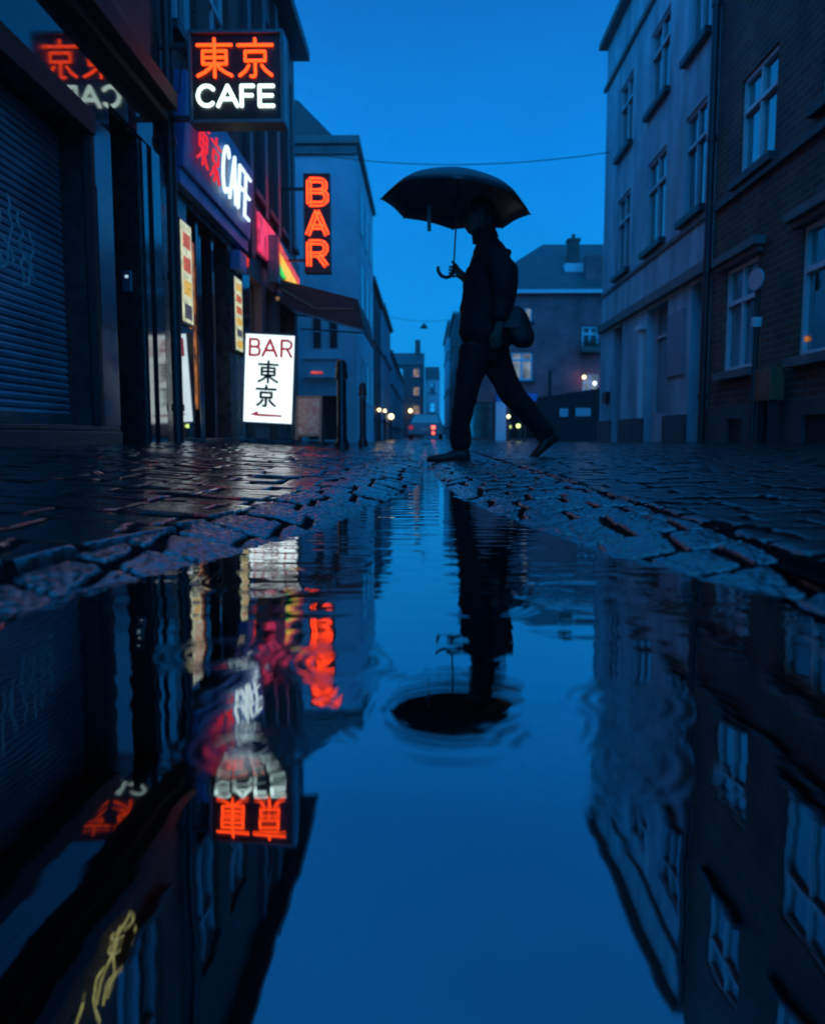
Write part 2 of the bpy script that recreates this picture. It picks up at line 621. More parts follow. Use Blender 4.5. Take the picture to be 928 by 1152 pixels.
W_Y = [-1, 0, .3, .6, .8, 1, 1.2, 1.63, 2.3, 2.8, 3.6, 6, 18]
W_W = [.8, .75, .66, .56, .47, .42, .36, .25, .13, .08, .05, .03, .02]
E_Y = [-4, 0, .6, .92, 1.25, 1.6, 1.95, 2.6, 18]
E_X = [-.66, -.62, -.56, -.505, -.445, -.39, -.36, -.35, -.35]


def x_edge(y, x=0):
    return np.interp(y, E_Y, E_X) + .010 * (vnoise(y * 9, y * 0 + 3.3, 51) - .5)


def z_setts(x, y):
    wd = np.interp(y, W_Y, W_W) * (1 + .16 * fbm(x * 5, y * 5, 31, 2))
    t = .29 * (np.abs(x - .02) - wd * np.where(x > .02, .88, 1))
    hi = np.interp(y, [0, 2.4, 4, 8, 16], [.038, .034, .026, .020, .025])
    lo = np.interp(y, [0, 1.5, 3, 16], [-.05, -.03, -.012, -.006])
    top = np.where(t > 0, hi * np.tanh(t / hi), -lo * np.tanh(t / -lo))
    h, rnd, tilt, dome = stones(x, y, .135, .205, 3, .011, .14)
    ht = .006 + top + (h - 1) * .013 + rnd * .007 + tilt * .008 + (dome - 1) * .003
    ht = ht + .0022 * fbm(x * 30, y * 30, 5, 2) + .0060 * (.35 + .65 * h) * fbm(x * 125, y * 110, 6, 2) * np.interp(y, [0, 3, 6], [1, 1, .3])
    cut = np.clip((x_edge(y) + .006 - x) / .007, 0, 1)
    JOINT['h'] = np.minimum(h, 1 - cut)
    return ht - .06 * cut


def z_left(x, y):
    t = (-.42 - x) / 1.78
    g = gfall(y)
    cut = np.clip((x - x_edge(y) + .002) / .008, 0, 1)
    base = (.037 + .099 * t) * g
    h, rnd, tilt, dome = stones(x, y, .135, .40, 13, .010, -.04)
    JOINT['h'] = np.minimum(h, 1 - cut)
    return base + (h - 1) * .010 + rnd * .007 + tilt * .012 + .0019 * fbm(x * 24, y * 24, 8, 2) + .010 * fbm(x * 2.1, y * 2.1, 17, 2) - .07 * cut


def z_right(x, y):
    t = (x - .47) / 2.73
    wob = .012 * (vnoise(y * 3, x * 3, 91) - .5)
    sx = np.abs((x - .92 + wob) / .75 - np.round((x - .92 + wob) / .75)) * .75
    row = np.floor((x - .92 + wob) / .75)
    yy = (y + wob) / 1.15 + .43 * row
    sy = np.abs(yy - np.round(yy)) * 1.15
    slab = np.clip(1 - np.minimum(sx, sy) / .012, 0, 1)
    h, rnd, tilt, dome = stones(x, y, .125, .26, 29, .010, .06)
    JOINT['h'] = h
    g = gfall(y)
    base = (.036 + .096 * t) * g
    lip = .004 * np.exp(-((x - .515) / .03) ** 2) * (1 + 1.2 * fbm(x * 6, y * 7, 41, 2))
    ex = .490 + .014 * (vnoise(y * 8, y * 0 + 1.7, 61) - .5) + .008 * (vnoise(y * 31, y * 0 + 5.7, 62) - .5)
    lip = lip - .075 * np.clip((ex - x) / .012, 0, 1)
    return base + lip + .004 * fbm(x * 3, y * 3, 19, 3) + .0030 * fbm(x * 40, y * 40, 23, 2) - .003 * slab + (h - 1) * .007 + rnd * .006 + tilt * .009


grid('cobbled_road', np.arange(-.68, .472, .0034), spaced([(-1, .1, .05), (.1, .55, .012), (.55, 2.1, .0034), (2.1, 4, .009), (4, 7, .016), (7, 16.02, .03)]), z_setts, M['setts'])
grid('pavement', spaced([(-2.6, -.7, .016), (-.7, -.30, .008)]), spaced([(-4, .5, .1), (.5, 8, .016), (8, 16.02, .05)]), z_left, M['pave_left'])
grid('pavement', spaced([(.476, 1.5, .010), (1.5, 4.2, .03)]), spaced([(-4, .5, .1), (.5, 3.4, .010), (3.4, 6, .03), (6, 16.02, .05)]), z_right, M['pave_right'])


def z_lip_shade(x, y):
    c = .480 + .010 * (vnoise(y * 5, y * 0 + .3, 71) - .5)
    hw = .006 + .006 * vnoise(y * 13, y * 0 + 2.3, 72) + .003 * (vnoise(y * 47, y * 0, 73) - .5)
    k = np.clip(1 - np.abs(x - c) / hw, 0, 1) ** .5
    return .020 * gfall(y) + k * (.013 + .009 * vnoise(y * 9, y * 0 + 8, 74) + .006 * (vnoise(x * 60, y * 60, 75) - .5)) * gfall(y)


M['lip_shade'] = mat('lip_shade', (.006, .006, .007), .8, (.010, .010, .011), 30, 5, ior=1.12)  # shade under the pavement lip, put in as a strip of black colour
grid('lip_shade_strip', np.arange(.458, .505, .003), spaced([(.3, 3, .008), (3, 8, .03), (8, 16, .1)]), z_lip_shade, M['lip_shade'])
grid('road', np.linspace(-9, 14, 40), np.linspace(15.98, 90, 90), lambda x, y: .036 + .010 * fbm(x * .6, y * .3, 3, 2) + 0 * x, M['far_ground'])
grid('ground', np.array([-400., 400.]), np.array([-400., 900.]), lambda x, y: 0 * x - .12, M['earth'])

# puddle: a real water sheet with rain rings
RINGS = []
for px, py, rad, amp, lam in [(662, 668, .080, .00026, .022), (532, 678, .066, .00022, .020), (515, 802, .056, .00010, .017),
                              (515, 802, .084, .00013, .018), (600, 588, .07, .00022, .022), (300, 652, .085, .00020, .022), (240, 735, .04, .00022, .018), (385, 745, .045, .0003, .02),
                              (840, 690, .05, .00016, .018), (700, 790, .030, .0004, .02), (660, 850, .04, .0003, .022), (450, 600, .06, .0002, .02), (270, 842, .022, .00022, .018)]:
    c = at(px, py, Z=0)
    RINGS.append((c.x, c.y, rad, amp, lam))


def z_water(x, y):
    z = np.zeros_like(x)
    for cx_, cy_, rad, amp, lam in RINGS:
        amp, lam = amp * .85, lam * .62
        d = np.hypot(x - cx_, y - cy_)
        z += .6 * amp * np.cos(2 * np.pi * (d - rad) / lam) * np.exp(-((d - rad) / (lam * 1.5)) ** 2)
    z += .00012 * fbm(x * 7, y * 13, 77, 2) * np.interp(y, [0, .35, .6, 1.2], [.15, .6, 1, 1])
    return z


wm = bpy.data.materials.new('puddle_water')
wm.use_nodes = True
nt = wm.node_tree
p = nt.nodes['Principled BSDF']
p.inputs['Base Color'].default_value = (.34, .36, .38, 1)
p.inputs['Metallic'].default_value = 1.0
p.inputs['Roughness'].default_value = .02
tc = nn(nt, 'ShaderNodeTexCoord')
mp = nn(nt, 'ShaderNodeMapping')
mp.inputs['Scale'].default_value = (5.5, 24, 1)
nt.links.new(tc.outputs['Object'], mp.inputs['Vector'])
nz = nn(nt, 'ShaderNodeTexNoise')
nz.inputs['Scale'].default_value = 1.0
nz.inputs['Detail'].default_value = 1.6
nt.links.new(mp.outputs['Vector'], nz.inputs['Vector'])
sx = nn(nt, 'ShaderNodeSeparateXYZ')
nt.links.new(tc.outputs['Object'], sx.inputs[0])
mr = nn(nt, 'ShaderNodeMapRange')
mr.inputs['From Min'].default_value = .45
mr.inputs['From Max'].default_value = 1.3
mr.inputs['To Min'].default_value = .20
mr.inputs['To Max'].default_value = 1.0
nt.links.new(sx.outputs['Y'], mr.inputs['Value'])
ml = nn(nt, 'ShaderNodeMath', operation='MULTIPLY')
nt.links.new(nz.outputs['Fac'], ml.inputs[0])
nt.links.new(mr.outputs[0], ml.inputs[1])
bp = nn(nt, 'ShaderNodeBump')
bp.inputs['Strength'].default_value = 1.0
bp.inputs['Distance'].default_value = .0016
nt.links.new(ml.outputs[0], bp.inputs['Height'])
nt.links.new(bp.outputs['Normal'], p.inputs['Normal'])
grid('puddle', np.arange(-.62, .63, .0028), spaced([(.08, .3, .004), (.3, 1.25, .0024), (1.25, 1.9, .0034), (1.9, 6, .02), (6, 15, .1)]), z_water, wm)


# ------------------------------------------------------------------ facades
class Fac:
    """a house front: u runs along it, z up, n out of the wall"""
    def __init__(self, O, U, N):
        self.O, self.U, self.N = Vector(O), Vector(U), Vector(N)

    def P(self, u, z, n=0):
        return self.O + self.U * u + Vector((0, 0, z)) + self.N * n

    def box(self, mb, u0, u1, z0, z1, n0, n1):
        P = self.P
        mb.hexa([P(u0, z0, n0), P(u1, z0, n0), P(u1, z0, n1), P(u0, z0, n1), P(u0, z1, n0), P(u1, z1, n0), P(u1, z1, n1), P(u0, z1, n1)])
        return mb

    def wall(self, mb, u0, u1, z0, z1, ops, depth=.14, back=5.0):
        us = sorted({u0, u1, *[v for o in ops for v in o[:2]]})
        zs = sorted({z0, z1, *[v for o in ops for v in o[2:4]]})
        us = [u for u in us if u0 <= u <= u1]
        zs = [z for z in zs if z0 <= z <= z1]
        P = self.P
        for i in range(len(us) - 1):
            for j in range(len(zs) - 1):
                um, zm = (us[i] + us[i + 1]) / 2, (zs[j] + zs[j + 1]) / 2
                if any(o[0] < um < o[1] and o[2] < zm < o[3] for o in ops):
                    continue
                mb.poly(P(us[i], zs[j]), P(us[i + 1], zs[j]), P(us[i + 1], zs[j + 1]), P(us[i], zs[j + 1]))
        for a, b, c, d in [o[:4] for o in ops]:
            for s in (((a, c), (a, d)), ((b, c), (b, d)), ((a, c), (b, c)), ((a, d), (b, d))):
                (ua, za), (ub, zb) = s
                mb.poly(P(ua, za), P(ub, zb), P(ub, zb, -depth), P(ua, za, -depth))
        for a, b in ((u0, u0), (u1, u1)):
            mb.poly(P(a, z0), P(a, z1), P(a, z1, -back), P(a, z0, -back))
        mb.poly(P(u0, z1), P(u1, z1), P(u1, z1, -back), P(u0, z1, -back))
        mb.poly(P(u0, z0, -back), P(u1, z0, -back), P(u1, z1, -back), P(u0, z1, -back))
        return mb

    def window(self, parent, u0, u1, z0, z1, cols=2, transom=.66, frame='white_frame', glass='glass', sill=True, sillm='stone_dark',
               lintel=None, depth=.12, fw=.04, label=None):
        f = MB()
        b0, b1 = -depth, -depth + .055
        self.box(f, u0 + .002, u0 + fw, z0 + .002, z1 - .002, b0, b1)
        self.box(f, u1 - fw, u1 - .002, z0 + .002, z1 - .002, b0, b1)
        self.box(f, u0 + fw, u1 - fw, z0 + .002, z0 + fw, b0, b1)
        self.box(f, u0 + fw, u1 - fw, z1 - fw, z1 - .002, b0, b1)
        zt = z0 + (z1 - z0) * transom if transom else None
        for k in range(1, cols):
            um = u0 + (u1 - u0) * k / cols
            self.box(f, um - fw * .5, um + fw * .5, z0 + fw, z1 - fw, b0 + .004, b1 - .004)
        if zt:
            self.box(f, u0 + fw, u1 - fw, zt - fw * .5, zt + fw * .5, b0 + .008, b1 + .006)
        fo = f.build('window', M[frame], parent)
        if label:
            fo['label'] = label
        g = MB()
        tilt = random.uniform(-.006, .006)
        P = self.P
        n0 = -depth + .015
        g.hexa([P(u0 + .01, z0 + .01, n0 - .02), P(u1 - .01, z0 + .01, n0 - .02), P(u1 - .01, z0 + .01, n0 + tilt), P(u0 + .01, z0 + .01, n0 - tilt),
                P(u0 + .01, z1 - .01, n0 - .02), P(u1 - .01, z1 - .01, n0 - .02), P(u1 - .01, z1 - .01, n0 + tilt * .3), P(u0 + .01, z1 - .01, n0 - tilt)])
        g.build('pane', M[glass], fo)
        if sill:
            s = MB()
            self.box(s, u0 - .07, u1 + .07, z0 - .085, z0 - .002, -.03, .085)
            s.build('sill', M[sillm], fo, bevel=.006)
        if lintel:
            s = MB()
            self.box(s, u0 - .14, u1 + .14, z1 + .06, z1 + .14, -.03, .11)
            self.box(s, u0 - .09, u1 + .09, z1 + .003, z1 + .058, -.03, .06)
            s.build('lintel', M[lintel], fo, bevel=.006)
        return fo


def part(F, name, m, parent, *boxes, bevel=0, label=None):
    mb = MB()
    for b in boxes:
        F.box(mb, *b)
    o = mb.build(name, M[m], parent, bevel=bevel)
    if label:
        o['label'] = label
    return o


# writing: strokes in a unit square
GLYPH = {
    'east': [[(.05, .84), (.95, .84)], [(.5, 1.0), (.5, 0)], [(.19, .68), (.81, .68), (.81, .34), (.19, .34), (.19, .68)], [(.19, .51), (.81, .51)],
             [(.46, .33), (.36, .22), (.23, .12), (.05, .03)], [(.54, .33), (.64, .22), (.77, .12), (.95, .03)]],
    'capital': [[(.5, 1.0), (.5, .85)], [(.05, .84), (.95, .84)], [(.24, .67), (.76, .67), (.76, .43), (.24, .43), (.24, .67)],
                [(.5, .43), (.5, .06), (.47, .01), (.38, .02)], [(.33, .30), (.24, .16), (.09, .04)], [(.67, .30), (.77, .17), (.93, .04)]],
    'C': [[(.5 + .46 * math.cos(R(a)), .5 + .5 * math.sin(R(a))) for a in range(42, 320, 18)]],
    'A': [[(.02, 0), (.5, 1), (.98, 0)], [(.19, .34), (.81, .34)]],
    'F': [[(.12, 0), (.12, 1), (.92, 1)], [(.12, .53), (.82, .53)]],
    'E': [[(.95, 0), (.12, 0), (.12, 1), (.95, 1)], [(.12, .52), (.88, .52)]],
    'B': [[(.1, 0), (.1, 1), (.6, 1), (.8, .95), (.88, .84), (.88, .69), (.8, .57), (.6, .53), (.1, .53)],
          [(.6, .53), (.85, .48), (.95, .36), (.95, .18), (.85, .05), (.62, 0), (.1, 0)]],
    'R': [[(.1, 0), (.1, 1), (.62, 1), (.82, .95), (.92, .84), (.92, .65), (.82, .53), (.62, .48), (.1, .48)], [(.55, .48), (.95, 0)]],
}


def write(mb, g, O, U, V, wd, ht, r, n=6, double=0):
    O, U, V = Vector(O), Vector(U).normalized(), Vector(V).normalized()
    for st in GLYPH[g]:
        pts = [O + U * (x * wd) + V * (y * ht) for x, y in st]
        closed = (pts[0] - pts[-1]).length < 1e-5
        if closed:
            pts = pts[:-1]
        # square the corners: split at sharp bends so tubes keep their width
        seg = [pts[0]]
        ring = pts + ([pts[0]] if closed else [])
        runs, cur = [], [ring[0]]
        for i in range(1, len(ring)):
            cur.append(ring[i])
            if i < len(ring) - 1:
                a = (ring[i] - ring[i - 1]).normalized()
                b = (ring[i + 1] - ring[i]).normalized()
                if a.dot(b) < .75:
                    runs.append(cur)
                    cur = [ring[i]]
        runs.append(cur)
        for q in runs:
            if double:
                nrm = U.cross(V)
                for s in (-1, 1):
                    off = []
                    for i, pt in enumerate(q):
                        t = (q[min(i + 1, len(q) - 1)] - q[max(i - 1, 0)]).normalized()
                        off.append(pt + nrm.cross(t) * s * double)
                    mb.tube(off, r, n)
            else:
                mb.tube(q, r, n)
                for e in (q[0], q[-1]):
                    mb.sphere(e, r * .98, 8, 5)
    return mb


# ------------------------------------------------------------------ left side: shuttered shop
XL = -2.2
FL = Fac((XL, 0, 0), (0, 1, 0), (1, 0, 0))
shop = thing('brick_shop', (XL, 3, .13), 'dark brick shop with closed roller shutter and black doorway, nearest on the left', 'building')
mb = MB()
up_l = [(1.2, 2.1, 3.6, 5.2), (3.3, 4.2, 3.6, 5.2), (5.1, 6.0, 3.6, 5.2)]
FL.wall(mb, -4, 6.44, 2.95, 6.4, up_l)
mb.build('wall', M['brick_purple'], shop)
for o in up_l:
    FL.window(shop, *o, frame='grey_frame')
mb = MB()
FL.wall(mb, -4, 6.44, .02, 2.72, [(-2.6, 5.06, .26, 2.12), (5.48, 6.05, .12, 2.45)], depth=.42)
mb.build('surround', M['black_paint'], shop)
part(FL, 'ledge', 'black_matt', shop, (-4, 6.44, 2.725, 2.80, -.02, .12), (-4, 6.44, 2.803, 2.945, -.02, .20), bevel=.008)
part(FL, 'plinth', 'stone_dark', shop, (-4, 5.44, .02, .22, .003, .05), (-4, 5.44, .222, .255, .003, .035), bevel=.006)
part(FL, 'housing', 'black_matt', shop, (-2.7, 5.12, 2.115, 2.262, .003, .075), (5.062, 5.122, .26, 2.113, .003, .06), bevel=.006)
part(FL, 'transom_panel', 'gloss_panel', shop, (-2.7, 5.47, 2.268, 2.466, .004, .022), (-2.7, 6.40, 2.469, 2.718, .004, .022))
part(FL, 'pilaster', 'pilaster_paint', shop, (5.13, 5.46, .26, 2.262, .004, .03))
po = part(FL, 'poster', 'poster', shop, (5.19, 5.43, .93, 1.83, .032, .037))
part(FL, 'pilaster', 'dark_gloss', shop, (6.07, 6.16, .12, 2.44, .003, .03), (6.22, 6.40, .12, 2.44, .003, .05))
# roller shutter: a real corrugated curtain
mb = MB()
prof, zz = [], .26
while zz < 2.12:
    prof += [(zz, -.16), (zz + .010, -.145), (zz + .028, -.142), (zz + .040, -.150)]
    zz += .046
for i in range(len(prof) - 1):
    (za, na), (zb, nb_) = prof[i], prof[i + 1]
    mb.poly(FL.P(-2.58, za, na), FL.P(5.055, za, na), FL.P(5.055, zb, nb_), FL.P(-2.58, zb, nb_))
sh = mb.build('roller_shutter', M['shutter'], shop)
part(FL, 'bottom_bar', 'steel', sh, (-2.57, 5.05, .262, .33, -.14, -.11), bevel=.004)
gr = MB()
rg = random.Random(5)
for k in range(7):
    u0 = 3.95 + k * .115
    zt, zb_ = 1.62 - .03 * k + rg.uniform(-.05, .05), 1.18 - .02 * k + rg.uniform(-.06, .06)
    pts = [FL.P(u0 + rg.uniform(-.02, .02), zt - (zt - zb_) * i / 7, -.138 + .001 * (k % 3)) + Vector((0, rg.uniform(-.022, .022), 0)) for i in range(8)]
    if k % 2:
        pts += [FL.P(u0 + .07, zb_ + .03, -.138), FL.P(u0 + .09, zb_ + .14, -.138), FL.P(u0 + .03, zb_ + .17, -.138)]
    n0 = len(gr.v)
    gr.tube(pts, .016, 6)
    for i in range(n0, len(gr.v)):
        gr.v[i].x = XL - .1405 + (gr.v[i].x - XL + .138) * .08
gr.build('graffiti', M['spray'], sh)
dr = part(FL, 'door', 'black_matt', shop, (5.49, 6.04, .13, 2.44, -.41, -.36), bevel=.004)
part(FL, 'handle', 'steel', dr, (5.60, 5.625, 1.0, 1.30, -.355, -.325), bevel=.004)
ic = MB().box(-2.345, -2.27, 6.022, 6.046, 1.30, 1.46).build('intercom', M['pilaster_paint'], shop, bevel=.005)
MB().box(-2.318, -2.295, 6.017, 6.0215, 1.405, 1.425).build('light', M['dial'], ic)
part(FL, 'gutter', 'lead', shop, (-4, 6.44, 6.403, 6.5, -.1, .25))

# ------------------------------------------------------------------ cafe
cafe = thing('cafe_building', (XL, 8, .13), 'brick cafe building with a blue lettered fascia between the shutter shop and the bar', 'building')
mb = MB()
up_c = [(6.95, 7.75, 3.75, 5.25), (8.2, 9.0, 3.75, 5.25)]
FL.wall(mb, 6.446, 9.6, 3.32, 6.4, up_c)
mb.build('wall', M['brick_red'], cafe)
for o in up_c:
    FL.window(cafe, *o, frame='white_frame', glass='glass_curtain')
mb = MB()
FL.wall(mb, 6.446, 9.6, .02, 3.316, [(7.24, 8.72, .12, 2.30)], depth=.5)
mb.build('shopfront', M['black_paint'], cafe)
part(FL, 'gutter', 'lead', cafe, (6.446, 9.6, 6.403, 6.5, -.1, .25))
# drain pipe down the joint
dp = MB().tube([(XL + .07, 6.62, .10), (XL + .07, 6.62, 6.35)], .045, 12)
for z in (.4, 1.5, 2.6, 3.9, 5.2):
    dp.lathe((XL + .07, 6.62, z), [(.055, 0), (.055, .06)], 12)
dp.build('drain_pipe', M['lead'], cafe, smooth=True)
# fascia board leaning out a little, with lit letters
fa = MB().hexa([(XL + .003, 6.80, 2.50), (XL + .12, 6.80, 2.50), (XL + .12, 9.35, 2.50), (XL + .003, 9.35, 2.50),
                (XL + .003, 6.80, 3.29), (XL + .17, 6.80, 3.29), (XL + .17, 9.35, 3.29), (XL + .003, 9.35, 3.29)])
fo = fa.build('fascia', M['blue_panel'], cafe, bevel=.01)
part(FL, 'fascia_strip', 'blue_panel', cafe, (6.80, 9.35, 2.36, 2.496, .003, .09), bevel=.008)
V = Vector((.05, 0, .79))
for g, u, wd, z, ht in (('east', 7.06, .36, 2.66, .40), ('capital', 7.47, .36, 2.64, .40)):
    mb = write(MB(), g, (XL + .165, u, z), (0, 1, 0), V, wd, ht, .0125)
    mb.build('sign_character', M['neon_red'], fo, smooth=True)
for g, u in (('C', 7.90), ('A', 8.20), ('F', 8.53), ('E', 8.82)):
    mb = write(MB(), g, (XL + .168, u, 2.66), (0, 1, 0), V, .26, .44, .019)
    mb.build('sign_letter', M['letter_white'], fo, smooth=True)
# lit menus
def menu(parent, u0, u1, z0, z1, n):
    mb = MB()
    FL.box(mb, u0, u1, z0, z1, .003, .05)
    f = mb.build('menu_panel', M['black_paint'], parent, bevel=.004)
    g = MB()
    FL.box(g, u0 + .015, u1 - .015, z0 + .02, z1 - .02, .052, .056)
    g.build('lit_face', M['menu_light'], f)
    kk = ['menu_red', 'menu_yellow', 'menu_yellow', 'menu_red', 'menu_dark']
    for i in range(n):
        za = z0 + .05 + (z1 - z0 - .08) * i / n
        zb = za + (z1 - z0 - .08) / n * .62
        q = MB()
        FL.box(q, u0 + .06, u1 - .06, za, zb, .058, .060)
        q.build('picture', M[kk[(i * 3 + n) % 5]], f)
    return f


menu(cafe, 6.87, 7.20, 1.19, 2.10, 4)
menu(cafe, 8.78, 9.14, 1.15, 2.00, 6)
part(FL, 'glass_post', 'mirror_glass', cafe, (6.86, 7.22, .12, 1.17, .003, .04))
part(FL, 'box', 'blue_panel', cafe, (8.80, 9.12, 2.06, 2.27, .003, .12), bevel=.008)
wr = part(FL, 'interior', 'warm_room', cafe, (7.26, 7.62, .45, 2.05, -.08, -.05), label='orange lit cafe interior behind the doorway')
part(FL, 'door', 'dark_gloss', cafe, (7.66, 7.72, .13, 2.29, -.4, -.04), (7.95, 8.02, .13, 2.29, -.4, -.10), (8.28, 8.36, .13, 2.29, -.4, -.06), bevel=.004)
part(FL, 'back_panel', 'wood_brown', cafe, (7.64, 8.71, .13, 2.29, -.48, -.46))
part(FL, 'step', 'stone_dark', cafe, (7.2, 9.55, .02, .165, .003, .14), bevel=.01)
part(FL, 'post', 'dark_gloss', cafe, (9.20, 9.55, .12, 2.34, .003, .05))

# ------------------------------------------------------------------ bar
bar = thing('bar_building', (XL, 11.5, .13), 'tall narrow mauve fronted bar building with pilasters and colourful lit fascia', 'building')
mb = MB()
up_b = [(9.95, 10.45, 3.3, 5.9), (10.85, 11.35, 3.3, 5.9), (11.75, 12.25, 3.3, 5.9), (12.65, 13.15, 3.3, 5.9)]
lo_b = [(9.8, 10.5, .6, 2.2), (10.75, 11.5, .12, 2.25), (11.8, 13.1, .6, 2.25)]
FL.wall(mb, 9.606, 13.4, .02, 6.4, up_b + lo_b, depth=.2)
mb.build('wall', M['render_mauve'], bar)
for o in up_b:
    FL.window(bar, *o, cols=1, transom=.5, frame='black_paint', glass='glass', depth=.18)
FL.window(bar, *lo_b[0], cols=1, transom=None, frame='black_paint', glass='lit_window', depth=.18)
FL.window(bar, *lo_b[2], cols=2, transom=None, frame='black_paint', glass='glass', depth=.18)
d = part(FL, 'door', 'wood_brown', bar, (10.76, 11.49, .13, 2.24, -.19, -.14), bevel=.004)
part(FL, 'handle', 'steel', d, (10.84, 10.87, 1.0, 1.25, -.135, -.10))
part(FL, 'pilaster', 'render_mauve', bar, (10.55, 10.75, 3.1, 6.3, .003, .07))
part(FL, 'pilaster', 'render_mauve', bar, (11.45, 11.65, 3.1, 6.3, .003, .07))
part(FL, 'pilaster', 'render_mauve', bar, (12.35, 12.55, 3.1, 6.3, .003, .07))
part(FL, 'pilaster', 'render_mauve', bar, (9.66, 9.84, 2.4, 6.3, .003, .07))
part(FL, 'eaves', 'lead', bar, (9.606, 13.4, 6.403, 6.56, -.2, .27))
bf = part(FL, 'fascia', 'black_paint', bar, (9.90, 13.30, 2.50, 3.06, .003, .06), bevel=.006)
part(FL, 'lit_panel', 'panel_pink', bf, (10.0, 10.75, 2.55, 3.02, .062, .09), label='pink lit fascia panel')
for nm, q in (('panel_green', [(11.2, 2.56), (11.9, 2.56), (11.2, 2.72)]), ('panel_yellow', [(11.95, 2.56), (13.1, 2.56), (13.1, 2.66), (11.2, 2.86), (11.2, 2.735)]),
              ('panel_red', [(13.1, 2.675), (13.1, 2.80), (11.2, 3.0), (11.2, 2.875)])):
    mb = MB().prism([FL.P(u_, z_, .062) for u_, z_ in q], (.03, 0, 0))
    mb.build('lit_panel', M[nm], bf)
part(FL, 'lit_panel', 'panel_pink', bf, (10.80, 11.10, 2.55, 3.02, .062, .09))
# projecting dull box by the fascia
sb = MB().box(-2.13, -1.985, 10.55, 10.72, 2.25, 2.88).build('junction_box', M['steel'], bar, bevel=.01)
# yellow lamp over the bar door
lp = MB().lathe((-2.06, 10.9, 2.12), [(.02, .10), (.06, .06), (.075, 0)], 12).build('door_lamp', M['black_paint'], bar, smooth=True)
MB().sphere((-2.06, 10.9, 2.10), .03, 12, 8).build('bulb', M['lit_window'], lp, smooth=True)

# ------------------------------------------------------------------ projecting cafe sign
sy = 6.5
a = at(210, 32.5, Y=sy)
b = at(320, 137, Y=sy)
x0, x1, z0, z1 = a.x, b.x, b.z, a.z
cs = thing('cafe_sign', ((x0 + x1) / 2, sy, z0), 'square black neon sign reading 東京 CAFE on a bracket beside the drain pipe', 'sign')
t = .028
mb = MB()
mb.box(x0, x1, sy, sy + .19, z0, z0 + t).box(x0, x1, sy, sy + .19, z1 - t, z1)
mb.box(x0, x0 + t, sy, sy + .19, z0 + t, z1 - t).box(x1 - t, x1, sy, sy + .19, z0 + t, z1 - t)
mb.build('casing', M['steel'], cs, bevel=.004)
MB().box(x0 + t, x1 - t, sy + .03, sy + .16, z0 + t, z1 - t).build('face', M['sign_black'], cs)


def px_write(parent, name, g, px0, py0, px1, py1, Y, r, m, double=0):
    A, B = at(px0, py1, Y=Y), at(px1, py0, Y=Y)
    return write(MB(), g, A, (1, 0, 0), (0, 0, 1), B.x - A.x, B.z - A.z, r, 8, double).build(name, M[m], parent, smooth=True)


px_write(cs, 'sign_character', 'east', 220.5, 43, 262, 86, sy + .012, .0125, 'neon_orange')
px_write(cs, 'sign_character', 'capital', 266, 43, 308, 86, sy + .012, .0125, 'neon_orange')
for g, q0, q1 in (('C', 222, 243), ('A', 245, 267), ('F', 270, 286), ('E', 290, 308)):
    px_write(cs, 'sign_letter', g, q0, 96, q1, 118.5, sy + .012, .0165, 'neon_white')
MB().box(XL + .004, x0 - .001, sy + .08, sy + .12, z1 - .10, z1 - .06).box(XL + .004, x0 - .001, sy + .08, sy + .12, z0 + .05, z0 + .09)\
    .box(XL + .002, XL + .016, sy + .02, sy + .18, z0 - .02, z1).build('bracket', M['lead'], cs)
MB().tube([(x0 - .01, sy + .1, z1 - .08), (x0 - .06, sy + .05, z1 - .16), (x0 - .09, sy + .05, z1 - .45), (XL + .03, sy + .06, z0 + .08)], .007, 6).build('cable', M['rubber'], cs, smooth=True)

# ------------------------------------------------------------------ upright BAR sign
sy = 12.0
a, b = at(341, 194.5, Y=sy), at(372, 306, Y=sy)
x0, x1, z0, z1 = a.x, b.x, b.z, a.z
bs = thing('bar_sign', ((x0 + x1) / 2, sy, z0), 'tall narrow black sign with BAR stacked in orange neon, above the awning', 'sign')
t = .02
mb = MB()
mb.box(x0, x1, sy, sy + .2, z0, z0 + t).box(x0, x1, sy, sy + .2, z1 - t, z1)
mb.box(x0, x0 + t, sy, sy + .2, z0 + t, z1 - t).box(x1 - t, x1, sy, sy + .2, z0 + t, z1 - t)
mb.build('casing', M['lead'], bs, bevel=.004)
MB().box(x0 + t, x1 - t, sy + .025, sy + .17, z0 + t, z1 - t).build('face', M['sign_black'], bs)
for g, q0, q1 in (('B', 202, 229), ('A', 237, 264), ('R', 272, 299)):
    px_write(bs, 'sign_letter', g, 345.5, q0, 368, q1, sy + .01, .013, 'neon_bar', double=.026)
MB().box(XL + .004, x0 - .001, sy + .08, sy + .12, z1 - .22, z1 - .18).box(XL + .004, x0 - .001, sy + .08, sy + .12, z0 + .18, z0 + .22).build('bracket', M['lead'], bs)

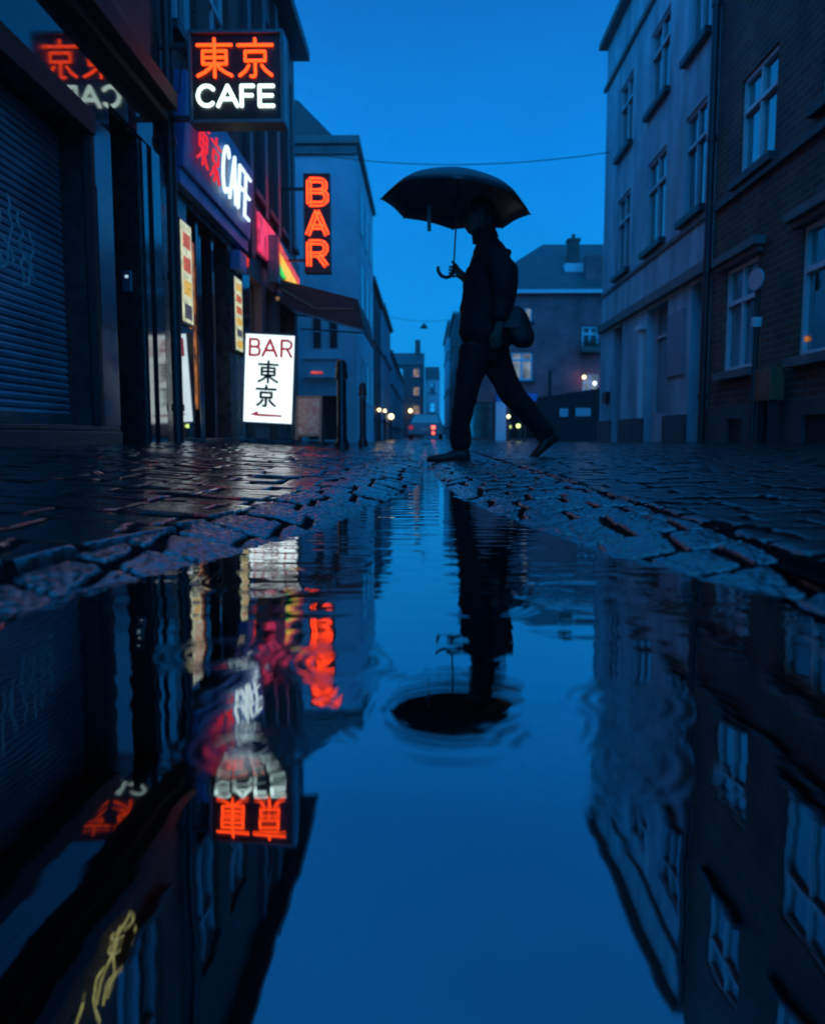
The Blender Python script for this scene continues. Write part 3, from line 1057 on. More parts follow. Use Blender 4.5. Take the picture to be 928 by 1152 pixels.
# ------------------------------------------------------------------ lit lightbox on the pavement
ly = 8.0
gz = .115
lb = thing('light_box', (-1.67, ly, gz), 'glowing white pavement sign with red BAR, black 東京 and a red arrow', 'sign')
a, b = at(269.5, 374.5, Y=ly), at(329.5, 477, Y=ly)
x0, x1, z0, z1 = a.x, b.x, b.z, a.z
MR = Matrix.Translation((0, 0, z0)) @ Matrix.Rotation(R(3.0), 4, 'Y') @ Matrix.Translation((0, 0, -z0))
MR = Matrix.Translation(((x0 + x1) / 2, 0, 0)) @ MR @ Matrix.Translation((-(x0 + x1) / 2, 0, 0))
t = .016
mb = MB()
mb.box(x0, x1, ly, ly + .16, z0, z0 + t).box(x0, x1, ly, ly + .16, z1 - t, z1)
mb.box(x0, x0 + t, ly, ly + .16, z0 + t, z1 - t).box(x1 - t, x1, ly, ly + .16, z0 + t, z1 - t)
mb.move(MR).build('casing', M['steel'], lb, bevel=.004)
MB().box(x0 + t, x1 - t, ly + .012, ly + .148, z0 + t, z1 - t).move(MR).build('lit_face', M['lightbox'], lb)


def lb_write(g, px0, py0, px1, py1, r, m, name):
    A, B = at(px0, py1, Y=ly), at(px1, py0, Y=ly)
    return write(MB(), g, (A.x, ly + .006, A.z), (1, 0, 0), (0, 0, 1), B.x - A.x, B.z - A.z, r, 6).move(MR).build(name, M[m], lb, smooth=True)


for g, q0, q1 in (('B', 275.5, 288), ('A', 291, 307), ('R', 311, 324)):
    lb_write(g, q0, 382, q1, 400, .014, 'letter_red', 'sign_letter')
lb_write('east', 287, 406, 310, 430, .0135, 'letter_black', 'sign_character')
lb_write('capital', 286, 434, 309, 457, .0145, 'letter_black', 'sign_character')
A, B = at(280, 467, Y=ly), at(316, 467, Y=ly)
mb = MB()
y_ = ly + .005
mb.prism([(A.x, y_, A.z), (A.x + .085, y_, A.z + .038), (A.x + .085, y_, A.z + .012), (B.x, y_, A.z + .008), (B.x, y_, A.z - .012), (A.x + .085, y_, A.z - .014)], (0, .004, 0))
mb.move(MR).build('arrow', M['letter_red'], lb)
MB().box(x0 + .03, x0 + .07, ly + .04, ly + .12, gz + .05, z0 + .01).build('leg', M['black_paint'], lb)
MB().box(x1 - .07, x1 - .03, ly + .04, ly + .12, gz + .05, z0 - .005).build('leg', M['black_paint'], lb)
MB().box(x0 - .01, x1 + .03, ly - .10, ly + .28, gz - .02, gz + .05).build('foot_plate', M['dark_gloss'], lb, bevel=.012)
MB().box(x0 + .14, x0 + .28, ly + .05, ly + .11, gz + .05, z0 - .03).build('ballast', M['stone_trim'], lb, bevel=.006)

# chalk A-board
cy_ = 8.9
ab = thing('menu_board', (-1.36, cy_, .1), 'small reddish menu A-board with worn picture standing beside the white lightbox', 'sign')
a, b = at(333, 445, Y=cy_), at(363, 492, Y=cy_)


def lean(mb, xa, y, z, ang):
    return mb.move(Matrix.Translation((xa, y, z)) @ Matrix.Rotation(ang, 4, 'X') @ Matrix.Translation((-xa, -y, -z)))


zt = a.z
zb = .10
x0, x1 = a.x, b.x
mb = MB().box(x0, x0 + .03, cy_, cy_ + .02, zb, zt).box(x1 - .03, x1, cy_, cy_ + .02, zb, zt).box(x0 + .03, x1 - .03, cy_, cy_ + .02, zt - .03, zt).box(x0 + .03, x1 - .03, cy_, cy_ + .02, zb + .07, zb + .10)
lean(mb, x0, cy_, zt, R(-12)).build('frame', M['board_frame'], ab, bevel=.003)
mb = MB().box(x0 + .03, x1 - .03, cy_ + .006, cy_ + .014, zb + .10, zt - .03)
for k in range(9):
    q_ = (x0 + .055 + (x1 - x0 - .11) * (k % 3) / 2, cy_ + .003, zb + .15 + (zt - zb - .24) * (k // 3) / 2)
    mb.lathe(q_, [(.03, 0), (.034, .002), (.03, .004)], 12, (0, 1, 0))
lean(mb, x0, cy_, zt, R(-12)).build('picture', M['board_art'], ab)
mb = MB().box(x0 + .002, x0 + .032, cy_ + .022, cy_ + .04, zb, zt - .01).box(x1 - .032, x1 - .002, cy_ + .022, cy_ + .04, zb, zt - .01)
lean(mb, x0, cy_ + .022, zt, R(16)).build('rear_frame', M['board_frame'], ab)

# awning
aw = thing('awning', (XL, 11.5, 2.4), 'dark maroon canvas awning sloping out from the bar over the pavement', 'awning')
prof = [Vector((XL + .02, 0, 2.50)), Vector((-1.0, 0, 2.20)), Vector((-.90, 0, 1.74)), Vector((-.935, 0, 1.74)), Vector((-1.05, 0, 2.12)), Vector((XL + .02, 0, 2.42))]
MB().prism([q + Vector((0, 11.55, 0)) for q in prof], (0, 2.4, 0)).build('canopy', M['awning'], aw)
chk = [Vector((XL + .02, 11.53, 2.42)), Vector((-1.05, 11.53, 2.12)), Vector((-.935, 11.53, 1.74)), Vector((-1.95, 11.53, 2.02)), Vector((XL + .02, 11.53, 2.2))]
MB().prism(chk, (0, .015, 0)).build('side_cheek', M['awning'], aw)
MB().tube([(XL + .05, 11.52, 2.36), (-1.62, 11.52, 2.06), (-1.05, 11.52, 2.05)], .012, 6).build('piping', M['awning_trim'], aw, smooth=True)
MB().tube([(-1.95, 11.525, 2.02), (-.935, 11.525, 1.745)], .012, 6).tube([(-.91, 11.55, 1.742), (-.91, 13.95, 1.742)], .014, 6).build('hem_rod', M['steel'], aw, smooth=True)
for y_ in (12.0, 13.6):
    MB().tube([(XL + .02, y_, 2.05), (-1.1, y_, 1.98)], .015, 6).build('arm', M['lead'], aw, smooth=True)

# bollards
for i, (px, Y, wd, top, base, lab) in enumerate([
        (384, 7.3, .047, 404, .085, 'stout black bollard at the pavement edge, nearest the camera'),
        (408, 10.3, .044, 430, .075, 'thinner looking black bollard farther along, before the pale house')]):
    c = at(px, top, Y=Y)
    bo = thing('bollard', (c.x, Y, base), lab, 'bollard', 'black bollards along the pavement')
    H = c.z - base
    MB().lathe((c.x, Y, base - .03), [(wd * 1.5, 0), (wd * 1.5, .06), (wd * 1.1, .10), (wd, .14), (wd * .94, H * .80)], 20).build('post', M['black_paint'], bo, smooth=True)
    MB().lathe((c.x, Y, base), [(wd * 1.25, H * .776), (wd * 1.3, H * .84), (wd * 1.1, H * .86), (wd * 1.15, H * .93), (wd * .8, H * .985), (.004, H)], 20).build('cap', M['black_paint'], bo, smooth=True)

# ------------------------------------------------------------------ pale house beyond the bar
ph = thing('pale_house', (-3.2, 16, .05), 'tall pale grey rendered house with flat cornice standing behind the BAR sign', 'house')
FP = Fac((-1.4, 16, 0), (-1, 0, 0), (0, -1, 0))
ops = [(.42, .95, 1.05, 2.55), (.42, 1.1, .12, 1.2 - .25)]
ops = [(.38, .62, 1.95, 2.75), (.72, .96, 1.95, 2.75), (.40, 1.05, .10, 1.02)]
mb = MB()
FP.wall(mb, 0, 4, .0, 6.0, ops, depth=.2, back=5.0)
mb.build('wall', M['render_pale'], ph)
for o in ops[:2]:
    FP.window(ph, *o, cols=1, transom=.5, frame='grey_frame', depth=.12, sill=False)
part(FP, 'balcony', 'render_pale', ph, (.34, 1.12, 1.38, 1.74, .003, .14), (.34, 1.12, 1.745, 1.78, .003, .17))
part(FP, 'lit_strip', 'panel_red', ph, (.70, .94, 1.46, 1.50, .142, .15))
part(FP, 'entrance', 'black_matt', ph, (.41, 1.04, .1, 1.01, -.19, -.17))
part(FP, 'cornice', 'stone_trim', ph, (-.08, 4.1, 6.003, 6.16, -5, .12), (-.03, 4.05, 5.82, 5.995, .003, .06), bevel=.01)
MB().prism([(-1.75, 16.3, 6.162), (-5.2, 16.3, 6.162), (-5.2, 16.3, 7.2), (-2.6, 16.3, 7.0)], (0, 3.5, 0)).build('roof', M['slate'], ph)
FPS = Fac((-1.4, 0, 0), (0, 1, 0), (1, 0, 0))
for u in (16.8, 18.2, 19.6):
    for z in (.9, 2.9, 4.5):
        FPS_ = part(FPS, 'window', 'grey_frame', ph, (u, u + .7, z, z + 1.0, .003, .02))
        mb = MB()
        FPS.box(mb, u + .05, u + .65, z + .05, z + .95, .021, .026)
        mb.build('pane', M['glass'], FPS_)

# row houses farther along on the left and the right
def row_house(name, lab, F, u0, u1, h, m, parent_loc, rows, cols, door=True, roof=True, lit=()):
    t = thing(name, parent_loc, lab, 'house', 'terraced houses down the far street')
    ops = []
    fh = h / rows
    cw = (u1 - u0) / cols
    for j in range(rows):
        for i in range(cols):
            uc = u0 + cw * (i + .5)
            ops.append((uc - cw * .2, uc + cw * .2, j * fh + fh * .32, j * fh + fh * .80))
    mb = MB()
    F.wall(mb, u0, u1, 0, h, ops, depth=.15, back=6)
    mb.build('wall', M[m], t)
    for k, o in enumerate(ops):
        F.window(t, *o, cols=1, transom=.55, frame='grey_frame', glass=('lit_window' if k in lit else 'glass'), depth=.12)
    part(F, 'cornice', 'stone_trim', t, (u0, u1, h + .003, h + .12, -.5, .12))
    if roof:
        P = F.P
        mb = MB().hexa([P(u0, h + .12, .05), P(u1, h + .12, .05), P(u1, h + .12, -6), P(u0, h + .12, -6), P(u0, h + 1.1, -2.6), P(u1, h + 1.1, -2.6), P(u1, h + 1.1, -3.4), P(u0, h + 1.1, -3.4)])
        mb.build('roof', M['slate'], t)
    return t


FE = Fac((-1.46, 0, 0), (0, 1, 0), (1, 0, 0))
row_house('row_house', 'dark narrow terraced house just past the pale house on the left', FE, 21.05, 25.6, 4.35, 'render_dark', (-1.46, 23, .03), 2, 3, roof=False)
FE2 = Fac((-1.43, 0, 0), (0, 1, 0), (1, 0, 0))
row_house('row_house', 'pale terraced house fourth along on the left, with low globe lamps', FE2, 25.65, 32, 4.4, 'render_grey', (-1.43, 28, .03), 2, 4, roof=False)
row_house('row_house', 'long grey terraced house farthest along on the left side of the street', FE, 32.05, 52, 3.6, 'render_grey', (-1.46, 40, .03), 2, 8, roof=False)
FR2 = Fac((1.35, 0, 0), (0, 1, 0), (-1, 0, 0))
row_house('row_house', 'dark terraced house on the far right side, nearer the walker', FR2, 35, 43, 5.6, 'render_dark', (1.35, 39, .03), 3, 4, roof=False)
row_house('row_house', 'blue grey terraced house at the far right end of the street', FR2, 43.05, 54, 6.4, 'render_grey', (1.35, 48, .03), 3, 5, roof=False, lit=(3,))
FF = Fac((-3.6, 56, 0), (1, 0, 0), (0, -1, 0))
fh = row_house('corner_house', 'dark gabled corner house closing the street, with small lit windows', FF, 0, 3.55, 5.3, 'render_dark', (-1.8, 56, .03), 4, 3, lit=(5, 8, 11))
MB().box(-.75, -.35, 58, 58.5, 5.4, 7.3).build('chimney', M['brick_red'], fh)
lamp = MB().tube([(-1.05, 55.99, 2.0), (-1.05, 55.75, 2.0)], .03, 6).build('wall_lamp', M['lead'], fh)
MB().sphere((-1.05, 55.62, 1.98), .14, 12, 8).build('globe', M['warm_lamp'], lamp, smooth=True)
FG = Fac((0, 56.4, 0), (1, 0, 0), (0, -1, 0))
row_house('white_house', 'narrow white house at the end of the street beside the dark corner house', FG, 0, 1.08, 4.3, 'paper', (.5, 56.4, .03), 3, 1)

# globe lamps along the far houses
def globe_lamp(px, py, Y, r, m, lab, grp='small street level lamps'):
    c = at(px, py, Y=Y)
    t = thing('globe_lamp', (c.x, Y, .03), lab, 'lamp', grp)
    MB().tube([(c.x, Y, .02), (c.x, Y, c.z - r)], .03, 8).lathe((c.x, Y, .02), [(.08, 0), (.08, .05), (.04, .07)], 10).build('post', M['lead'], t, smooth=True)
    MB().sphere(c, r, 14, 10).build('globe', M[m], t, smooth=True)
    return t


globe_lamp(426.5, 461, 23, .05, 'warm_lamp', 'warm globe lamp nearest along the left row of houses')
globe_lamp(433, 462, 26, .05, 'warm_lamp', 'small warm globe lamp in the middle of the left trio')
globe_lamp(440, 468.5, 29, .10, 'warm_lamp', 'largest brightest yellow globe lamp at the far end of the left trio')
globe_lamp(572, 468.5, 23.2, .05, 'warm_lamp', 'warm white globe lamp by the pale pillar of the brick house')
globe_lamp(583, 479, 22.9, .06, 'green_lamp', 'yellow green globe lamp by the walker\'s rear leg')
globe_lamp(591, 453, 23.1, .045, 'white_lamp', 'cool white globe lamp under the brick house window')

# ------------------------------------------------------------------ car far down the street
cy0 = 30.0
car = thing('parked_car', (.1, cy0, .04), 'blue grey car far down the street with one red tail lamp lit', 'car')
cx0 = at(479, 490, Y=cy0).x
gz = .04


def carp(pts, y):
    return [Vector((cx0 + x, y, gz + z)) for x, z in pts]


body = [(-.74, .16), (-.75, .38), (-.73, .52), (-.66, .60), (.66, .60), (.73, .52), (.75, .38), (.74, .16)]
MB().prism(carp(body, cy0), (0, 3.6, 0)).build('body', M['car_paint'], car, bevel=.06)
mb = MB()
lo = [(-.64, .605), (.64, .605)]
hi = [(-.50, 1.02), (.50, 1.02)]
mb.hexa([(cx0 - .66, cy0 + .3, gz + .605), (cx0 + .66, cy0 + .3, gz + .605), (cx0 + .66, cy0 + 2.6, gz + .605), (cx0 - .66, cy0 + 2.6, gz + .605),
         (cx0 - .50, cy0 + .75, gz + 1.02), (cx0 + .50, cy0 + .75, gz + 1.02), (cx0 + .50, cy0 + 2.0, gz + 1.02), (cx0 - .50, cy0 + 2.0, gz + 1.02)])
cb_ = mb.build('cabin', M['car_paint'], car, bevel=.04)
MB().hexa([(cx0 - .57, cy0 + .315, gz + .645), (cx0 + .57, cy0 + .315, gz + .645), (cx0 + .57, cy0 + .36, gz + .645), (cx0 - .57, cy0 + .36, gz + .645),
           (cx0 - .45, cy0 + .68, gz + .975), (cx0 + .45, cy0 + .68, gz + .975), (cx0 + .45, cy0 + .74, gz + .975), (cx0 - .45, cy0 + .74, gz + .975)]).build('rear_window', M['glass'], cb_)
for s in (-1, 1):
    for yy in (.55, 2.9):
        wh = MB().lathe((cx0 + s * .60, cy0 + yy, gz + .24), [(.10, -.06), (.24, -.06), (.25, 0), (.24, .08), (.10, .08)], 18, (s, 0, 0)).build('wheel', M['rubber'], car, smooth=True)
tl = MB().box(cx0 + .22, cx0 + .36, cy0 - .04, cy0 - .005, gz + .40, gz + .54).box(cx0 + .24, cx0 + .34, cy0 - .04, cy0 - .005, gz + .20, gz + .30)
tl.build('tail_light', M['tail_red'], car, bevel=.02)
MB().box(cx0 - .66, cx0 - .5, cy0 - .03, cy0 - .005, gz + .40, gz + .54).build('tail_light', M['letter_red'], car, bevel=.02)
MB().box(cx0 - .2, cx0 + .12, cy0 - .02, cy0 - .005, gz + .36, gz + .44).build('number_plate', M['paper'], car)

# ------------------------------------------------------------------ brick house in the right background
FB = Fac((0, 24, 0), (1, 0, 0), (0, -1, 0))
bh = thing('brick_house', (4.5, 24, .03), 'red brick house with steep slate roof behind the walker\'s bag', 'house')


def bw(px0, py0, px1, py1):
    a, b = at(px0, py1, Y=24), at(px1, py0, Y=24)
    return (a.x, b.x, a.z, b.z)


wins = [bw(574, 395, 600, 428), bw(590, 345, 599, 361), bw(654, 366, 674, 396), bw(655, 420, 674, 440)]
shopw = [bw(528, 452, 556, 494), bw(572, 452, 603, 494)]
mb = MB()
FB.wall(mb, 1.6, 8.5, 0, 4.5, wins + shopw, depth=.16, back=9)
mb.build('wall', M['brick_house'], bh)
FB.window(bh, *wins[0], cols=2, transom=.7, frame='white_frame', glass='lit_cool', fw=.07)
FB.window(bh, *wins[1], cols=1, transom=None, frame='white_frame', glass='lit_cool', fw=.05)
FB.window(bh, *wins[2], cols=2, transom=.7, frame='white_frame', glass='glass', fw=.07)
FB.window(bh, *wins[3], cols=2, transom=.5, frame='white_frame', glass='lit_cool', fw=.06)
FB.window(bh, *shopw[0], cols=2, transom=.8, frame='black_paint', glass='glass', sill=False)
FB.window(bh, *shopw[1], cols=2, transom=.8, frame='black_paint', glass='glass', sill=False)
a, b = at(557, 494, Y=24), at(569, 452, Y=24)
part(FB, 'pillar', 'white_frame', bh, (a.x, b.x, .03, b.z, .003, .12), bevel=.01)
a, b = at(584, 452, Y=24), at(604, 443, Y=24)
part(FB, 'shop_fascia', 'blue_panel', bh, (2.2, b.x, a.z + .02, b.z, .003, .1), bevel=.01)
part(FB, 'eaves', 'white_frame', bh, (1.5, 8.6, 4.503, 4.63, -.2, .22))
mb = MB()
mb.hexa([(1.45, 23.75, 4.63), (8.65, 23.75, 4.63), (8.65, 33, 4.63), (1.45, 33, 4.63), (4.05, 27.2, 6.75), (8.6, 27.2, 6.75), (8.6, 29.2, 6.75), (4.05, 29.2, 6.75)])
rf = mb.build('roof', M['slate'], bh)
a = at(645, 269, Y=25.75)
MB().box(a.x - .17, a.x + .17, 25.6, 25.95, 5.4, a.z - .09).box(a.x - .21, a.x + .21, 25.56, 25.99, a.z - .088, a.z).build('chimney', M['brick_red'], rf)
MB().lathe((a.x, 25.77, a.z), [(.07, 0), (.06, .16)], 10).build('chimney_pot', M['brick_red'], rf)
MB().box(a.x - .4, a.x + .4, 24.9, 25.6, 5.35, 5.62).build('skylight', M['paper'], rf)
a = at(668, 312, Y=24.6)
MB().box(a.x - .28, a.x + .28, 24.4, 24.9, 4.7, 5.75).build('chimney', M['brick_house'], rf)

# window box and hanging things at the right window
wb = at(664, 388, Y=23.8)
fl = thing('window_planter', (wb.x, 23.8, wb.z - .15), 'dark planter bushing under the upper right window of the brick house', 'planter')
MB().box(wb.x - .28, wb.x + .28, 23.66, 23.86, wb.z - .22, wb.z - .05).build('trough', M['board_frame'], fl, bevel=.01)
mb = MB()
for k in range(160):
    c = Vector((wb.x + random.gauss(0, .12), 23.76 + random.gauss(0, .05), wb.z + abs(random.gauss(0, .13)) - .05))
    u = Vector((random.gauss(0, 1), random.gauss(0, 1), random.gauss(0, 1))).normalized() * .05
    v_ = u.orthogonal().normalized() * .03
    mb.poly(c - u, c + v_, c + u, c - v_)
M['leaf'] = mat('dark_leaf', (.04, .07, .03), .5, (.025, .05, .02), 20)
mb.build('foliage', M['leaf'], fl)
wl = at(659, 428, Y=23.7)
for px, py, lab, mm in ((657, 424, 'small warm lamp left above the hoarding', 'warm_lamp'), (669, 431, 'small cool lamp right above the hoarding', 'white_lamp')):
    c = at(px, py, Y=23.75)
    t = thing('wall_lamp', (c.x, 23.99, c.z), lab, 'lamp', 'small wall lamps on the brick house')
    MB().tube([(c.x, 23.995, c.z + .05), (c.x, 23.75, c.z + .07)], .018, 6).build('bracket', M['lead'], t)
    MB().sphere(c, .055, 10, 7).build('globe', M[mm], t, smooth=True)

# hoarding with notices
hd = thing('hoarding', (3.9, 20, .04), 'dark boarded hoarding with two white notices in front of the brick house', 'fence')
FH = Fac((0, 20, 0), (1, 0, 0), (0, -1, 0))
a, b = at(604, 447, Y=20), at(684, 435, Y=20)
mb = MB()
n = 12
for i in range(n):
    xa = a.x + (b.x - a.x) * i / n
    xb = a.x + (b.x - a.x) * (i + 1) / n - .006
    zt = a.z + (b.z - a.z) * (i + .5) / n + random.uniform(-.006, .006)
    mb.box(xa, xb, 20, 20.03 + random.uniform(0, .008), .02, zt)
mb.build('board_panel', M['black_matt'], hd)
MB().box(a.x, b.x, 20.04, 20.09, .25, .33).box(a.x, b.x, 20.04, 20.09, .95, 1.03).build('rail', M['black_matt'], hd)
for q in ((629.5, 459.5, 639, 468.5), (647.5, 459, 664.5, 468)):
    A, B = at(q[0], q[3], Y=19.98), at(q[2], q[1], Y=19.98)
    no = MB().box(A.x, B.x, 19.985, 19.996, A.z, B.z).build('notice', M['paper'], hd)
    MB().box(A.x + .03, B.x - .03, 19.980, 19.984, A.z + (B.z - A.z) * .55, A.z + (B.z - A.z) * .66).box(A.x + .03, B.x - .08, 19.980, 19.984, A.z + (B.z - A.z) * .28, A.z + (B.z - A.z) * .36).build('print', M['grey_frame'], no)
# post behind the hoarding
c = at(619, 418, Y=20.4)
po = MB().tube([(c.x, 20.4, .02), (c.x, 20.4, c.z)], .05, 10).lathe((c.x, 20.4, c.z), [(.065, -.03), (.065, .02), (.02, .05)], 10).build('post', M['lead'], None, smooth=True)
po.name = 'signpost'
tag(po, 'plain dark post rising behind the boarded hoarding', 'post')

# ------------------------------------------------------------------ right side: grey house
XR = 3.2
FR = Fac((XR, 0, 0), (0, 1, 0), (-1, 0, 0))
gh = thing('grey_house', (XR, 11.5, .1), 'grey rendered three storey house with tall narrow windows on the right', 'house')
cols_ = [(9.15, 9.88), (10.62, 11.5), (12.42, 13.22)]
ops = []
for u0, u1 in cols_:
    ops += [(u0, u1, 2.84, 4.05), (u0, u1, 4.76, 5.82)]
gf = [(9.10, 9.45, .10, 1.98), (10.35, 11.3, .10, 1.98), (12.7, 13.25, .10, 1.98)]
mb = MB()
FR.wall(mb, 8.82, 14.2, .02, 6.95, ops + gf, depth=.2, back=6)
mb.build('wall', M['render_grey'], gh)
for i, o in enumerate(ops):
    FR.window(gh, *o, cols=2, transom=.68, frame='grey_frame', glass='glass', depth=.08, fw=.035, sillm='lead')
part(FR, 'cornice', 'stone_trim', gh, (8.82, 14.26, 6.22, 6.30, .003, .05), (8.82, 14.3, 6.953, 7.06, -.3, .14), bevel=.008)
part(FR, 'string_course', 'stone_trim', gh, (8.9, 14.2, 2.655, 2.715, .003, .03), (8.9, 14.2, 2.03, 2.16, .003, .08), bevel=.006)
for ua, ub in ((9.46, 10.34), (11.31, 12.69), (13.26, 14.2)):
    part(FR, 'plinth', 'stone_dark', gh, (ua, ub, .02, .45, .003, .04))
d = part(FR, 'door', 'render_dark', gh, (9.11, 9.44, .1, 1.97, -.19, -.15), bevel=.004)
sh_ = part(FR, 'shop_window', 'grey_frame', gh, (10.36, 11.29, .1, .5, -.18, -.12), (10.36, 10.42, .5, 1.97, -.18, -.11), (11.22, 11.29, .5, 1.97, -.18, -.11), (10.42, 11.22, 1.55, 1.60, -.18, -.11))
mb = MB()
FR.box(mb, 10.42, 11.22, .5, 1.54, -.17, -.15)
FR.box(mb, 10.42, 11.22, 1.61, 1.97, -.17, -.15)
mb.build('pane', M['glass_curtain'], sh_)
part(FR, 'door', 'black_paint', gh, (12.71, 13.24, .1, 1.97, -.19, -.15), bevel=.004)
part(FR, 'notice_panel', 'board_lavender', gh, (9.62, 10.26, .95, 1.75, .003, .03))
part(FR, 'white_post', 'white_frame', gh, (11.42, 11.50, .45, 1.72, .003, .06), (11.30, 11.62, 1.725, 1.80, .003, .09))
part(FR, 'letter_box', 'black_paint', gh, (13.4, 13.7, .75, .95, .003, .08), bevel=.01)
mb = MB().tube([(XR - .06, 8.80, .1), (XR - .06, 8.80, 6.9)], .042, 12)
for z in (.6, 2.0, 3.4, 4.8, 6.2):
    mb.lathe((XR - .06, 8.80, z), [(.052, 0), (.052, .06)], 12)
mb.build('drain_pipe', M['lead'], gh, smooth=True)

# right side: brick house in front
bb = thing('dark_brick_house', (XR, 6, .1), 'dark brick house with white framed windows and stone lintels, nearest on the right', 'house')
g_ops = [(7.60, 8.40, .86, 1.93), (5.80, 6.74, .86, 1.95), (3.9, 4.8, .86, 1.95)]
u_ops = [(7.36, 8.16, 2.78, 3.75), (5.70, 6.54, 2.86, 4.1), (3.9, 4.8, 2.86, 4.1), (7.36, 8.16, 4.75, 5.75), (5.70, 6.54, 4.75, 5.9)]
mb = MB()
FR.wall(mb, -4, 8.814, .02, 8.4, g_ops + u_ops, depth=.18, back=6)
mb.build('wall', M['brick_brown'], bb)
for i, o in enumerate(g_ops):
    FR.window(bb, *o, cols=2, transom=.66, frame='white_frame', glass=('glass_curtain' if i != 1 else 'glass'), depth=.08, fw=.045, lintel='stone_trim', sillm='stone_trim')
for i, o in enumerate(u_ops):
    FR.window(bb, *o, cols=2, transom=.66, frame='white_frame', glass='glass', depth=.08, fw=.04, sillm='stone_dark')
part(FR, 'string_course', 'stone_dark', bb, (-4, 8.7, 2.62, 2.69, .003, .05), bevel=.006)
part(FR, 'plinth', 'stone_dark', bb, (-4, 5.9, .02, .48, .003, .045), (6.5, 7.72, .02, .48, .003, .045), (8.12, 8.72, .02, .48, .003, .045), (5.9, 6.5, .36, .48, .003, .045), (7.72, 8.12, .36, .48, .003, .045))
part(FR, 'cellar_vent', 'black_matt', bb, (5.905, 6.495, .05, .355, .003, .012), label='black cellar opening in the stone plinth')
part(FR, 'cellar_vent', 'black_matt', bb, (7.725, 8.115, .05, .355, .003, .012))
part(FR, 'cornice', 'stone_trim', bb, (-4, 8.814, 8.403, 8.55, -.3, .2))
# the lamp glowing inside the near window
c = at(913, 381, X=XR + .10)
cd = MB().sphere((XR + .055, c.y, c.z), .024, 12, 8).build('table_lamp', M['warm_room'], bb, smooth=True)

# road sign on its post and a mustard cabinet
sx_ = 3.02
sg = at(853, 315, X=sx_)
rs = thing('road_sign', (sx_, sg.y, .12), 'small round traffic sign seen edgewise on a grey post by the dark brick house', 'road sign')
MB().tube([(sx_, sg.y, .08), (sx_, sg.y, sg.z + .12)], .024, 10).build('post', M['lead'], rs, smooth=True)
MB().lathe((sx_ - .03, sg.y - .03, sg.z), [(.004, -.012), (.096, -.012), (.10, 0), (.096, .012), (.004, .012)], 28, (-.95, -.25, 0)).build('disc', M['grey_frame'], rs, smooth=True)
MB().box(sx_ - .035, sx_ + .035, sg.y - .03, sg.y + .035, sg.z - .42, sg.z - .33).build('clamp', M['white_frame'], rs, bevel=.006)
a, b = at(855, 452, X=3.08), at(874, 413, X=3.08)
cbx = thing('utility_box', (3.1, a.y - .2, .12), 'small mustard box on a post against the stone plinth of the brick house', 'utility box')
ya, yb = at(874, 430, X=3.08).y, at(855, 430, X=3.08).y
MB().box(3.02, 3.15, ya, yb, a.z, b.z).build('cabinet', M['mustard'], cbx, bevel=.008)
MB().box(3.015, 3.019, ya + .03, yb - .03, a.z + .05, b.z - .14).build('door', M['mustard'], cbx)
MB().box(3.05, 3.12, ya + .04, ya + .09, .10, a.z).box(3.05, 3.12, yb - .09, yb - .04, .10, a.z).build('stand', M['lead'], cbx)

# ------------------------------------------------------------------ overhead cables and hanging lamp
def sag(p, q, s, n=24):
    p, q = Vector(p), Vector(q)
    return [p.lerp(q, i / n) - Vector((0, 0, s * 4 * (i / n) * (1 - i / n))) for i in range(n + 1)]


c1 = MB().tube(sag((-2.42, 15.98, 5.86), (XR, 13.85, 5.08), .22), .008, 6).build('overhead_cable', M['rubber'], None, smooth=True)
tag(c1, 'thin dark cable slung across the sky above the umbrella', 'cable')
hl = at(477, 368, Y=30)
c2 = MB().tube(sag((-1.42, 30, hl.z + .42), (1.62, 30, hl.z + .40), .18), .008, 6).build('overhead_cable', M['rubber'], None, smooth=True)
tag(c2, 'faint cable far down the street carrying the hanging lamp', 'cable')
sl = thing('hanging_lamp', (hl.x, 30, hl.z), 'unlit dark street lamp hanging from a cable far down the street', 'street lamp')
MB().lathe((hl.x, 30, hl.z), [(.01, .14), (.06, .12), (.09, .05), (.16, .0), (.15, -.03), (.01, -.06)], 16).build('shade', M['lead'], sl, smooth=True)
MB().tube([(hl.x, 30, hl.z + .12), (hl.x, 30, hl.z + .24)], .012, 6).build('hanger', M['lead'], sl)

# ------------------------------------------------------------------ walker
PY = 5.15


def Z5(X, Y, dy=0.0):
    return at(400 + X / 3.2, 180 + Y / 3.2, Y=PY + dy)


gp = .012
per = thing('person', (Z5(440, 700).x, PY, gp), 'person in dark coat and trousers striding left under an umbrella, shoulder bag behind', 'person')


def skin_mesh(name, nodes, edges, m, parent, root=0, sub=2, mats=None):
    off = root_of(parent).location
    me = bpy.data.meshes.new(name)
    me.from_pydata([tuple(Vector(n[0]) - off) for n in nodes], edges, [])
    o = bpy.data.objects.new(name, me)
    COL.objects.link(o)
    o.parent = parent
    sk = o.modifiers.new('skin', 'SKIN')
    sk.use_smooth_shade = True
    sk.branch_smoothing = .6
    lay = me.skin_vertices[0].data if me.skin_vertices else None
    if lay is None:
        bm = bmesh.new()
        bm.from_mesh(me)
        bm.verts.layers.skin.verify()
        bm.to_mesh(me)
        bm.free()
        lay = me.skin_vertices[0].data
    for i, n in enumerate(nodes):
        rr = n[1] if isinstance(n[1], (tuple, list)) else (n[1], n[1])
        lay[i].radius = rr
        lay[i].use_root = (i == root)
    sb_ = o.modifiers.new('subsurf', 'SUBSURF')
    sb_.levels = sub
    sb_.render_levels = sub
    me.materials.append(m)
    return o


